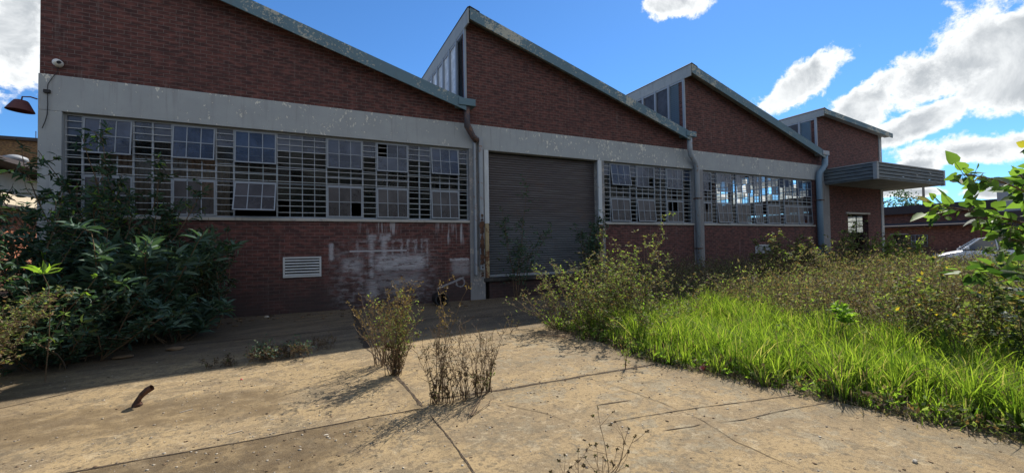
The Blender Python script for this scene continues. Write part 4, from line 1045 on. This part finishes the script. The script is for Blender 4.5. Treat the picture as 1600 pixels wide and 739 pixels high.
def blades(P, H, Wd, rg, bend=.5, out=0):
    n = len(P); a = out + rg.normal(size=n) * .7; face = rg.uniform(0, 2 * np.pi, n)
    lean = rg.uniform(.03, 1, n) ** 1.3 * bend * H
    dx, dy = np.cos(a) * lean, np.sin(a) * lean; sx, sy = np.cos(face) * Wd / 2, np.sin(face) * Wd / 2
    V = []
    for u, wv in ((0, .8), (.35, 1.0), (.7, .7)):
        cx = P[:, 0] + dx * u ** 2; cy = P[:, 1] + dy * u ** 2; cz = H * (u - .25 * u * u * bend) - .01
        V.append(np.stack([cx - sx * wv, cy - sy * wv, cz], 1)); V.append(np.stack([cx + sx * wv, cy + sy * wv, cz], 1))
    V.append(np.stack([P[:, 0] + dx, P[:, 1] + dy, H * (1 - .3 * bend) - .01], 1))
    V = np.stack(V, 1).reshape(-1, 3); o = (np.arange(n) * 7)[:, None]
    q = np.concatenate([o + np.array([[0, 1, 3, 2]]), o + np.array([[2, 3, 5, 4]])]); t3 = o + np.array([[4, 5, 6]])
    return V, q, t3
rg = np.random.default_rng(99)
tc = grass_pts(1900, rg); k_ = 32
gp = np.repeat(tc, k_, 0); ta = rg.uniform(0, 2 * np.pi, len(gp)); tr_ = np.abs(rg.normal(size=len(gp))) * .055
gp = gp + np.stack([np.cos(ta) * tr_, np.sin(ta) * tr_], 1); th_ = np.repeat(rg.uniform(.55, 1.35, len(tc)), k_)
ex = np.array([e[0] for e in edge]); ey = np.array([e[1] for e in edge]); de = gp[:, 0] - np.interp(gp[:, 1], ey[:14], ex[:14])
cl = .5 + .5 * np.sin(gp[:, 0] * 3.1 + np.sin(gp[:, 1] * 2.2) * 2) * np.sin(gp[:, 1] * 2.7 + 1)
Hh = th_ * (.30 + .20 * cl) * rg.uniform(.45, 1.35, len(gp)) * np.clip(.55 + de * 1.6, .5, 1.0)
V, q, t3 = blades(gp, Hh, rg.uniform(.006, .015, len(gp)), rg, .75, ta)
dry = rg.uniform(size=len(gp)) < .05 + .35 * (de < .12)
def split(V, q, t3, mask, k=7):
    res = []
    for mk in (~mask, mask):
        idx = np.where(mk)[0]; n = len(mask)
        qq = np.concatenate([q[:n][mk], q[n:][mk]]) if len(idx) else q[:0]
        res.append((qq, t3[mk]))
    return res
(qa, ta), (qb, tb) = split(V, q, t3, dry)
m_ = 5200; yy_ = rg.uniform(.2, 7.6, m_); ee = np.interp(yy_, ey[:14], ex[:14])
tp_ = np.stack([ee + rg.normal(size=m_) * .085 + .02, yy_], 1); keep = np.sin(yy_ * 4.1) + np.sin(yy_ * 9.7 + 2) + rg.normal(size=m_) * .7 > -.5; tp_ = tp_[keep]
V2, q2, t2 = blades(tp_, rg.uniform(.03, .13, len(tp_)), rg.uniform(.004, .009, len(tp_)), rg, 1.7, rg.uniform(0, 6.28, len(tp_)))
tag(stuff_mesh('grass', [(V, [qa, ta], 0), (V, [qb, tb], 1), (V2, [q2, t2], 2)], ['grass', 'lf_brown', 'lf_brown']), 'bright green tufted grass lit from behind along the edge of the concrete', 'grass', kind='stuff')

# --- right-hand young tree with big heart-shaped leaves, and the yellowing bush under it
def leafy_tree():
    rng = np.random.default_rng(123); base = (6.35, 1.0, 0)
    root = empty('young_tree', base, 'young tree at the right edge with big lime heart-shaped leaves and some yellow ones', 'tree')
    B = np.array(base); st = []; P = []; D = []
    trunk = np.array([(6.35, 1.0, 0), (6.3, 1.02, .6), (6.15, 1.03, 1.2), (6.05, 1.0, 1.7), (5.95, .95, 2.3)]); trs = [(trunk, .035, .015)]
    br = [[(6.12, 1.03, 1.3), (5.75, 1.1, 1.62), (5.35, 1.2, 1.92), (5.0, 1.35, 2.08), (4.72, 1.45, 2.12)],
          [(5.75, 1.15, 1.62), (5.3, 1.35, 1.75), (5.0, 1.5, 1.84), (4.75, 1.6, 1.88)],
          [(6.05, 1.0, 1.7), (5.75, 1.0, 2.0), (5.45, 1.0, 2.25), (5.25, 1.05, 2.36)],
          [(6.15, 1.03, 1.2), (5.8, 1.15, 1.4), (5.5, 1.3, 1.55), (5.25, 1.35, 1.6)],
          [(6.05, 1.0, 1.6), (5.8, .9, 1.85), (5.5, .95, 2.02), (5.3, 1.05, 2.08)],
          [(6.0, 1.0, 1.8), (5.8, .85, 2.1), (5.65, .8, 2.3), (5.5, .85, 2.42)],
          [(6.1, 1.0, 1.5), (5.75, .95, 1.7), (5.45, 1.0, 1.8), (5.2, 1.1, 1.82)],
          [(6.05, 1.0, 1.8), (5.85, 1.1, 2.05), (5.7, 1.2, 2.25), (5.6, 1.25, 2.38)],
          [(6.05, 1.0, 1.6), (5.8, 1.15, 1.8), (5.6, 1.25, 1.95), (5.4, 1.3, 2.1)],
          [(6.1, 1.0, 1.3), (5.85, 1.15, 1.45), (5.65, 1.3, 1.6), (5.5, 1.4, 1.7)],
          [(6.2, 1.03, 1.0), (5.9, 1.2, 1.2), (5.6, 1.45, 1.3), (5.35, 1.6, 1.3)]]
    for b_ in br:
        b_ = np.array(b_) ; tt = np.linspace(0, len(b_) - 1, 14); bb = np.stack([np.interp(tt, range(len(b_)), b_[:, k]) for k in range(3)], 1)
        st.append((bb, .012, .003))
        for i in range(3, 14):
            for r in range(6 if i < 13 else 8):
                off = rng.normal(size=3) * .05; v = (bb[i] - bb[i - 1]) / np.linalg.norm(bb[i] - bb[i - 1]) * .6 + rng.normal(size=3) * .7; v[2] -= .25
                pet = bb[i] + v / np.linalg.norm(v) * rng.uniform(.03, .14); st.append((np.array([bb[i], pet]), .002, .0015)); P.append(pet); D.append(v)
    L = rng.uniform(.055, .12, len(P))
    v, f = tubes_np(trs + st, 6); npmesh('trunk', [(v, f, 0)], ['stem'], root, True)
    mesh_plant(('stem', 'crown'), [], [(*leaves_np(P, D, L, L * .82, 'heart', .45, rng), 0)], ['stem', 'lf_heart'], root)
leafy_tree()
shrub('bush', (7.7, 2.5, 0), 'yellowing bush in the right corner behind the tall grass', 'bush', 1.75, .7, 26, 16, .065, ['stem', 'lf_yellow', 'lf_weed'], 7, 130, spread=.8, side_len=.3, leafw=.6, r0=.007, start=.05, leaf_mix=(.6, .4), base_r=.5)
shrub('bush', (8.2, 3.1, 0), 'olive bush behind the yellowing one near the parked car', 'bush', 1.6, .8, 30, 16, .05, ['stem', 'lf_brown', 'lf_weed'], 8, 131, spread=.9, side_len=.3, leafw=.5, r0=.007, start=.05, leaf_mix=(.75, .25), base_r=.6)
shrub('bush', (7.5, 1.45, 0), 'dense bush at the right edge with scattered yellow leaves', 'bush', 1.95, .7, 28, 15, .085, ['stem', 'lf_yellow', 'lf_dark'], 7, 132, spread=.8, side_len=.3, leafw=.65, r0=.007, start=.05, leaf_mix=(.65, .35), base_r=.5)
shrub('bush', (6.75, 3.35, 0), 'small lime-leaved plant poking out of the grass before the weeds', 'bush', 1.0, .2, 3, 7, .13, ['stem', 'lf_bright'], 0, 133, spread=.3, side_len=.12, leafw=.5, kind='lance', rosette=6, r0=.005, start=.75, base_r=.05)

# ================================================================ loose things on the yard
def scatter(name, n, box, s0, s1, m, label, cat, dens=None, flat=.6, seed=3):
    rg = np.random.default_rng(seed); V = []; Fs = []; o = 0
    T8 = np.array([[x, y, z] for x in (-1, 1) for y in (-1, 1) for z in (-1, 1)], float); Fq = np.array([(0, 1, 3, 2), (4, 6, 7, 5), (0, 4, 5, 1), (2, 3, 7, 6), (0, 2, 6, 4), (1, 5, 7, 3)])
    k = 0
    while k < n:
        x = rg.uniform(box[0], box[1]); y = rg.uniform(box[2], box[3])
        if dens and rg.uniform() > dens(x, y): continue
        s = s0 + (s1 - s0) * rg.uniform() ** 5; a = rg.uniform(0, 6.28); q = T8 * (1 + rg.normal(size=(8, 3)) * .22) * np.array([1, rg.uniform(.5, .9), flat * rg.uniform(.4, 1)]) * s
        ca, sa = math.cos(a), math.sin(a); q = np.stack([q[:, 0] * ca - q[:, 1] * sa + x, q[:, 0] * sa + q[:, 1] * ca + y, q[:, 2] + s * flat * .35], 1)
        V.append(q); Fs.append(Fq + o); o += 8; k += 1
    V = np.concatenate(V); Fs = np.concatenate(Fs)
    o_ = stuff_mesh(name, [(V, [Fs], 0)], [m]); tag(o_, label, cat, kind='stuff')
def gd(x, y):
    e = np.interp(y, ey[:14], ex[:14]);
    if x > e + .1: return 0
    return .15 + .85 * math.exp(-abs(y - 4.25) * 2.5) + .7 * math.exp(-((x + .9) ** 2 + (y - 6.2) ** 2) * 2.5) + (.35 if (y < 4.2 and x < 1) else 0) + .5 * math.exp(-abs(x - e) * 5)
scatter('gravel', 5200, (-4, 6.0, 1.0, 9.0), .0025, .010, 'stone', 'pale grit and small stones scattered over the dusty concrete', 'gravel', gd)
scatter('leaf_litter', 3600, (-4, 6.0, 1.0, 9.5), .002, .012, 'litter', 'dark crumbs of dry leaf and soil lying on the concrete', 'litter', gd, .35, 4)
scatter('rubble', 260, (-2.6, 4.4, 10.6, 11.9), .008, .05, 'litter', 'dirt and crumbs gathered along the foot of the brick wall', 'rubble', None, .5, 5)

def stone(loc, s, m, label, cat='stone', name='stone', sq=(1, .75, .55), seed=0):
    import bmesh
    bm = bmesh.new(); bmesh.ops.create_icosphere(bm, subdivisions=2, radius=s); r = random.Random(seed)
    for v in bm.verts: v.co = Vector((v.co.x * sq[0], v.co.y * sq[1], v.co.z * sq[2])) * r.uniform(.82, 1.12)
    for v in bm.verts: v.co.z += s * sq[2] * .8
    me = bpy.data.meshes.new(name); bm.to_mesh(me); bm.free(); me.materials.append(M[m]); o = bpy.data.objects.new(name, me); COL.objects.link(o); o.location = loc
    return tag(o, label, cat)
stone((3.91, 1.51, 0), .022, 'stone', 'pale pebble lying near the bottom right corner', seed=1)
stone((-.98, 11.45, 0), .06, 'stone', 'pale lump of mortar at the foot of the wall below the vent', seed=2)
stone((-2.02, 8.55, 0), .09, 'litter', 'flat grey stone at the shaded foot of the thicket', sq=(1.3, .8, .4), seed=3)
stone((-2.6, 8.3, 0), .10, 'litter', 'dark flat stone left of the grey one under the thicket', sq=(1.3, .8, .3), seed=4)
stone((-.80, 6.18, 0), .016, 'red', 'tiny red bottle cap on the sand below the matted weed', 'bottle cap', 'bottle_cap', (1, 1, .5), 5)
stone((.1, 4.0, 0), .02, 'stone', 'pale flake of plaster left of the weeds shadow', 'fragment', 'plaster_flake', (1, .6, .12), 6)
stone((-.35, 4.6, 0), .016, 'stone', 'small pale flake on the dark grit in the foreground', 'fragment', 'plaster_flake', (1.4, .5, .2), 7)
b = MB(); b.box(-.055, .055, -.006, .006, 0, .005)
for (x, y, r, lab) in ((-1.15, 5.25, .5, 'thin pale splinter left of the rusty scrap'), (-.62, 4.42, .3, 'pale splinter near the gritty strip')):
    o = build(b, 'splinter', 'stone', local=True); o.location = (x, y, .001); o.rotation_euler = (0, 0, r); tag(o, lab, 'splinter')
# curved rusty scrap standing on end
import bmesh
root = empty('rusty_scrap', (-1.65, 5.67, 0), 'bent piece of rusty pipe standing up from the sandy concrete', 'scrap metal')
b = MB(); pth = [(-1.66, 5.66, -.01), (-1.655, 5.66, .05), (-1.635, 5.655, .10), (-1.60, 5.65, .15), (-1.54, 5.63, .205), (-1.49, 5.62, .235)]
b.tube(pth, [.045, .042, .030, .036, .042, .040], 14, cap=False); b.tube([(p[0], p[1], p[2]) for p in pth], [.038, .035, .024, .029, .036, .035], 14, cap=False)
po = build(b, 'pipe', 'rust', root, smooth=True)
b = MB(); b.lathe([(.048, 0), (.06, .02), (.05, .05)], (-1.655, 5.66, -.005), 14); build(b, 'collar', 'rust', root, smooth=True); root.scale = (.78, .78, .78)
# black stub pipe and red can
root = empty('drain_pipe', (3.2, 11.35, 0), 'short black pipe mouth lying at the foot of the wall left of the pier', 'pipe')
b = MB(); ax = Matrix.Rotation(rad(80), 4, 'X'); b.lathe([(.17, -.02), (.19, -.02), (.2, .0), (.19, .04), (.17, .06), (.17, .45), (.15, .45), (.15, -.02), (.17, -.02)], (3.2, 11.2, .17), 24, M4=Matrix.Rotation(rad(90), 4, 'X').inverted())
build(b, 'pipe', 'black', root, smooth=True)
b = MB(); b.lathe([(0, .3), (.15, .3)], (3.2, 11.2, .17), 24, M4=Matrix.Rotation(rad(90), 4, 'X').inverted()); build(b, 'bore', 'black', root)
root = empty('drink_can', (4.46, 3.78, 0), 'crushed red and white can at the edge of the grass', 'can')
b = MB(); MM = Matrix.Rotation(rad(25), 4, 'Z') @ Matrix.Rotation(rad(90), 4, 'Y')
b.lathe([(0, -.06), (.025, -.06), (.031, -.053), (.033, -.04), (.028, -.01), (.031, .02), (.033, .045), (.027, .058), (.024, .058), (0, .055)], (4.46, 3.78, .032), 20, M4=MM)
build(b, 'can', 'red', root, smooth=True)
# dry twigs lying at the foot of the bush and before the dead weeds
for (x, y, a, L, lab, sd_) in ((4.05, 6.15, 2.6, .8, 'heap of fallen dry twigs at the foot of the wiry bush', 3), (1.35, 3.75, .72, .75, 'long dry twig lying in front of the dead weeds', 4)):
    rng = np.random.default_rng(sd_); st = []
    for k in range(14 if sd_ == 3 else 3):
        p0 = (x + rng.normal() * (.25 if sd_ == 3 else .02), y + rng.normal() * (.16 if sd_ == 3 else .02), .02); aa = a + rng.normal() * (.7 if sd_ == 3 else .06)
        p = sprig(rng, p0, (math.cos(aa), math.sin(aa), .06), L * rng.uniform(.5, 1), 8, .1); p[:, 2] = np.clip(p[:, 2], .008, .14); st.append((p, .006, .002))
    v, f = tubes_np(st, 4); o = npmesh('twig', [(v, f, 0)], ['stem']); tag(o, lab, 'twigs')

# ================================================================ surroundings
# left: long low outbuilding running back, tall brown shed behind
ob = empty('outbuilding', (-14.5, 32, 0), 'low outbuilding at the left edge with cream plaster above orange brick', 'building')
X = -14.0
b = MB(); b.box(-21, X, 22, 27.2, 0, 3.75); b.box(-21, X, 29.0, 58, 0, 3.75); b.box(-21, X, 27.2, 29.0, 0, 1.7); b.box(-21, X, 27.2, 29.0, 3.4, 3.75); build(b, 'brick_wall', 'brick_orange', ob)
b = MB(); b.box(-21, X + .03, 22, 58, 3.752, 5.75); build(b, 'plaster_wall', 'plaster', ob)
b = MB(); b.prism([(X + 1.1, 5.95), (X + 1.1, 6.15), (-18, 7.0), (-21.5, 6.1), (-21.5, 5.95)], 21.6, 58.4); build(b, 'roof', 'sheet_dark', ob)
b = MB(); b.box(X + .032, X + .9, 22.2, 58, 3.85, 4.0); build(b, 'awning', 'sheet_dark', ob)
b = MB(); b.box(X - .1, X - .05, 27.2, 29.0, 1.7, 3.4); w_ = build(b, 'window', 'glass_dusty', ob)
b = MB()
for y in (27.24, 27.8, 28.4, 28.96): b.box(X - .05, X + .01, y - .05, y + .05, 1.7, 3.4)
for z in (1.74, 2.5, 3.36): b.box(X - .05, X + .008, 27.2, 29.0, z - .04, z + .04)
build(b, 'window_frame', 'white', w_)
for y in (31.0, 40.0):
    b = MB(); b.lathe([(.4, 0), (.4, .3), (.5, .35), (.45, .5), (.15, .62), (0, .64)], (X - .1, y, 6.2), 16); build(b, 'roof_vent', 'sheet', ob, smooth=True)
sh2 = empty('tall_shed', (-29, 68, 0), 'tall brown brick shed rising behind the outbuilding on the left', 'building')
b = MB(); b.box(-46, -12, 62, 76, 0, 13.6); build(b, 'wall', 'brick_brown', sh2)
b = MB(); b.box(-46.3, -11.7, 61.7, 76.3, 13.6, 13.95); build(b, 'roof', 'sheet_dark', sh2)
b = MB()
for x in np.arange(-44, -12, 2.9): b.tube([(x, 61.9, 13.9), (x, 61.9, 14.7)], .035, 5)
build(b, 'roof_spike', 'rust', sh2)

# right: brick works building with lean-to
rb = empty('brick_workshop', (46, 16, 0), 'low brick workshop with a lean-to roof beyond the canopy', 'building')
X = 45.0
b = MB()
b.box(X, X + 12, 9, 17.35, 0, 2.7); b.box(X, X + 12, 18.3, 30, 0, 2.7); b.box(X + .3, X + 12, 17.35, 18.3, 0, 2.7)   # door recess between
b.box(X, X + .3, 17.35, 18.3, 2.05, 2.7)
b.box(X + 1.6, X + 12, 9, 30, 2.7, 3.9); build(b, 'brick_wall', 'brick_far', rb)
b = MB(); b.box(X + .28, X + .296, 17.37, 18.28, 0, 2.03); build(b, 'door', 'black', rb)
b = MB(); b.box(X - .03, X, 17.2, 18.45, 2.052, 2.15); build(b, 'lintel', 'sill', rb)
b = MB(); b.box(X - .04, X - .01, 16.0, 17.05, 1.05, 2.02); wd = build(b, 'window', 'glass_dusty', rb)
b = MB()
for y in np.linspace(16.02, 17.03, 5): b.box(X - .08, X - .042, y - .02, y + .02, 1.05, 2.02)
for z in (1.07, 1.53, 2.0): b.box(X - .078, X - .044, 16.0, 17.05, z - .02, z + .02)
build(b, 'window_frame', 'steel', wd)
b = MB(); b.prism([(X - .7, 2.66), (X - .7, 2.78), (X + 1.58, 3.1), (X + 1.58, 3.0)], 8.8, 30.2); build(b, 'lean_to_roof', 'sheet_dark', rb)
b = MB(); b.prism([(X + 1.1, 3.85), (X + 1.1, 4.55), (X + 12.5, 4.7), (X + 12.5, 4.0)], 8.6, 30.4); build(b, 'roof', 'sheet_dark', rb)
gs = empty('metal_shed', (46, 8, 0), 'pale grey sheet-metal shed with a low gable behind the young tree', 'building')
b = MB(); b.prism([(2, 0), (11.2, 0), (11.2, 5.3), (6.6, 6.6), (2, 5.3)], 41.5, 44.6, 'x'); build(b, 'wall', 'sheet_pale', gs)
b = MB(); b.prism([(1.7, 5.22), (6.6, 6.72), (11.5, 5.32), (11.5, 5.22), (6.6, 6.61), (1.7, 5.12)], 41.2, 44.8, 'x'); build(b, 'roof', 'sheet', gs)
b = MB(); b.box(41.42, 41.498, 8.2, 11.2, 0, 3.4); build(b, 'door', 'sheet_dark', gs)
# utility pole
up = empty('utility_pole', (79, 28.4, 0), 'wooden utility pole with a crossarm behind the workshop', 'pole')
b = MB(); b.tube([(79, 28.4, 0), (79, 28.4, 11.3)], [.2, .13], 10); build(b, 'pole', 'timber', up, smooth=True)
b = MB(); b.box(78.9, 79.1, 27.0, 29.8, 10.4, 10.6); b.box(78.93, 79.07, 27.6, 29.2, 9.6, 9.75); build(b, 'crossarm', 'timber', up)
b = MB()
for y in (27.2, 27.9, 28.9, 29.6): b.lathe([(.07, 0), (.1, .08), (.05, .22), (0, .25)], (79, y, 10.6), 8)
build(b, 'insulator', 'white', up, smooth=True)

# parked car (front to the left)
car = bpy.data.objects.new('parked_car', None); COL.objects.link(car); car.location = (30.1, 8.6, 0); car.scale = (.88, .9, 1.08); car.rotation_euler = (0, 0, math.atan2(.93, -.42))
tag(car, 'white hatchback parked beyond the weeds beside the workshop', 'car')
def body_mesh():
    # stations along x (front +), half width and outline (z pairs)
    prof = [(2.12, .35, .62, .70), (2.0, .28, .74, .80), (1.55, .24, .86, .84), (.95, .22, .98, .86), (.85, .22, 1.00, .86), (-.2, .22, 1.00, .87), (-1.3, .22, 1.02, .87), (-1.95, .28, 1.05, .83), (-2.1, .36, .95, .76)]
    vs = []; fs = []; ring = 8
    for x, zb, zt, hw in prof:
        zm = (zb + zt) / 2
        vs += [(x, -hw * .9, zb), (x, -hw, zm - .05), (x, -hw * .98, zt - .08), (x, -hw * .86, zt), (x, hw * .86, zt), (x, hw * .98, zt - .08), (x, hw, zm - .05), (x, hw * .9, zb)]
    n = len(prof)
    for i in range(n - 1):
        for k in range(ring): fs.append((i * ring + k, i * ring + (k + 1) % ring, (i + 1) * ring + (k + 1) % ring, (i + 1) * ring + k))
    fs += [tuple(range(ring)), tuple((n - 1) * ring + k for k in reversed(range(ring)))]
    b = MB(); b.add(vs, fs); return b
M['car_paint'] = mat('white_car_paint', lambda g: pbsdf(g, (.75, .77, .79), .25, spec=.6, **{'Coat Weight': .6}))
o = build(body_mesh(), 'body', 'car_paint', car, smooth=True, local=True); sb = o.modifiers.new('s', 'SUBSURF'); sb.levels = sb.render_levels = 2
b = MB(); rp = [(1.0, .98, .78), (.25, 1.50, .62), (-.2, 1.56, .62), (-1.3, 1.54, .60), (-1.85, 1.08, .74)]
vs = [];
for x, z, hw in rp: vs += [(x, -hw, z), (x, hw, z)]
b.add(vs, [(2 * i, 2 * i + 1, 2 * i + 3, 2 * i + 2) for i in (1, 2)])
b.add([(.25, s * .62, 1.50) for s in (-1, 1)] + [(-.2, s * .62, 1.56) for s in (-1, 1)], [])
for s in (-1, 1):
    for xa, xb, za, zb, wa, wb in ((1.0, .25, .98, 1.50, .78, .62), (-.35, -.30, 1.0, 1.56, .8, .62), (-1.85, -1.3, 1.08, 1.54, .74, .60)):
        b.tube([(xa, s * wa, za), (xb, s * wb, zb)], .035, 6)
build(b, 'roof', 'car_paint', car, local=True).modifiers.new('s', 'SOLIDIFY').thickness = .04
def quad(name, pts, m):
    b = MB(); b.add(pts, [tuple(range(len(pts)))]); return build(b, name, m, car, local=True)
quad('windscreen', [(.97, -.76, 1.0), (.97, .76, 1.0), (.25, .60, 1.485), (.25, -.60, 1.485)], 'clear')
quad('rear_window', [(-1.83, -.72, 1.08), (-1.83, .72, 1.08), (-1.3, .58, 1.52), (-1.3, -.58, 1.52)], 'clear')
for s in (-1, 1):
    quad('side_window', [(.92, s * .78, 1.0), (-1.75, s * .75, 1.06), (-1.28, s * .605, 1.53), (-.2, s * .622, 1.545), (.25, s * .622, 1.49)], 'clear')
    b = MB(); b.lathe([(0, .05), (.12, .045), (.15, 0)], (1.98, s * .58, .66), 14, M4=Matrix.Rotation(rad(90), 4, 'Y')); build(b, 'headlight', 'clear', car, local=True)
    b = MB(); b.box(.72, .88, min(s * .84, s * 1.0), max(s * .84, s * 1.0), 1.0, 1.13); build(b, 'wing_mirror', 'car_paint', car, local=True, bevel=.03)
    for x in (1.35, -1.35):
        b = MB(); b.lathe([(.2, -.1), (.29, -.1), (.32, -.07), (.32, .07), (.29, .1), (.2, .1)], (x, s * .76, .32), 24, M4=Matrix.Rotation(rad(90), 4, 'X')); wl = build(b, 'wheel', 'black', car, smooth=True, local=True)
        b = MB(); b.lathe([(0, -.085), (.2, -.085), (.2, .085), (0, .085)], (x, s * .76, .32), 20, M4=Matrix.Rotation(rad(90), 4, 'X')); r_ = build(b, 'rim', 'steel', wl, local=True)
# far trees and behind-camera trees (they show in the window glass)
def far_tree(x, y, H, R_, label, seed, group):
    rng = np.random.default_rng(seed); root = empty('tree', (x, y, 0), label, 'tree', group)
    tr = np.array([(x, y, 0), (x + .1, y, H * .35), (x + rng.normal() * .3, y, H * .7)]); st = [(tr, .2, .08)]
    for k in range(9): st.append((sprig(rng, tr[1] + (tr[2] - tr[1]) * rng.uniform(), (rng.normal(), rng.normal(), .9), H * .3, 6, .15), .06, .02))
    v, f = tubes_np(st, 6); npmesh('trunk', [(v, f, 0)], ['stem'], root)
    C = np.array([(x, y, H * .65)]) + rng.normal(size=(26, 3)) * np.array([R_ * .5, R_ * .5, H * .16])
    P = np.repeat(C, 110, 0) + rng.normal(size=(26 * 110, 3)) * R_ * .2; D = rng.normal(size=P.shape)
    mesh_plant(('stem', 'crown'), [], [(*leaves_np(P, D, .3, .16, 'small', .4, rng), 0)], ['stem', 'lf_dark'], root)
far_tree(62, 24.5, 6.6, 2.2, 'small dark tree showing over the workshop roof', 201, 'trees beyond the workshop')

rng = np.random.default_rng(300); blocks = []; st = []
for k in range(26):
    x = -42 + k * 3.4 + rng.uniform(-1, 1); y = -20 + rng.uniform(-3, 3); H = rng.uniform(6.5, 10)
    st.append((sprig(rng, (x, y, 0), (0, 0, 1), H * .7, 5, .05), .22, .07))
    C = np.array([(x, y, H * .58)]) + rng.normal(size=(30, 3)) * np.array([1.3, 1.0, H * .2]); C[:, 2] = np.clip(C[:, 2], .6, H)
    P = np.repeat(C, 60, 0) + rng.normal(size=(1800, 3)) * .5; D = rng.normal(size=P.shape)
    l_ = leaves_np(P, D, .5, .28, 'small', .4, rng); blocks.append((l_[0], [l_[1]], 1))
v, f = tubes_np(st, 6)
tag(stuff_mesh('tree_belt', [(v, [f], 0)] + blocks, ['stem', 'lf_dark']), 'belt of dark trees along the far side of the yard, mirrored in the window glass', 'trees', kind='stuff')
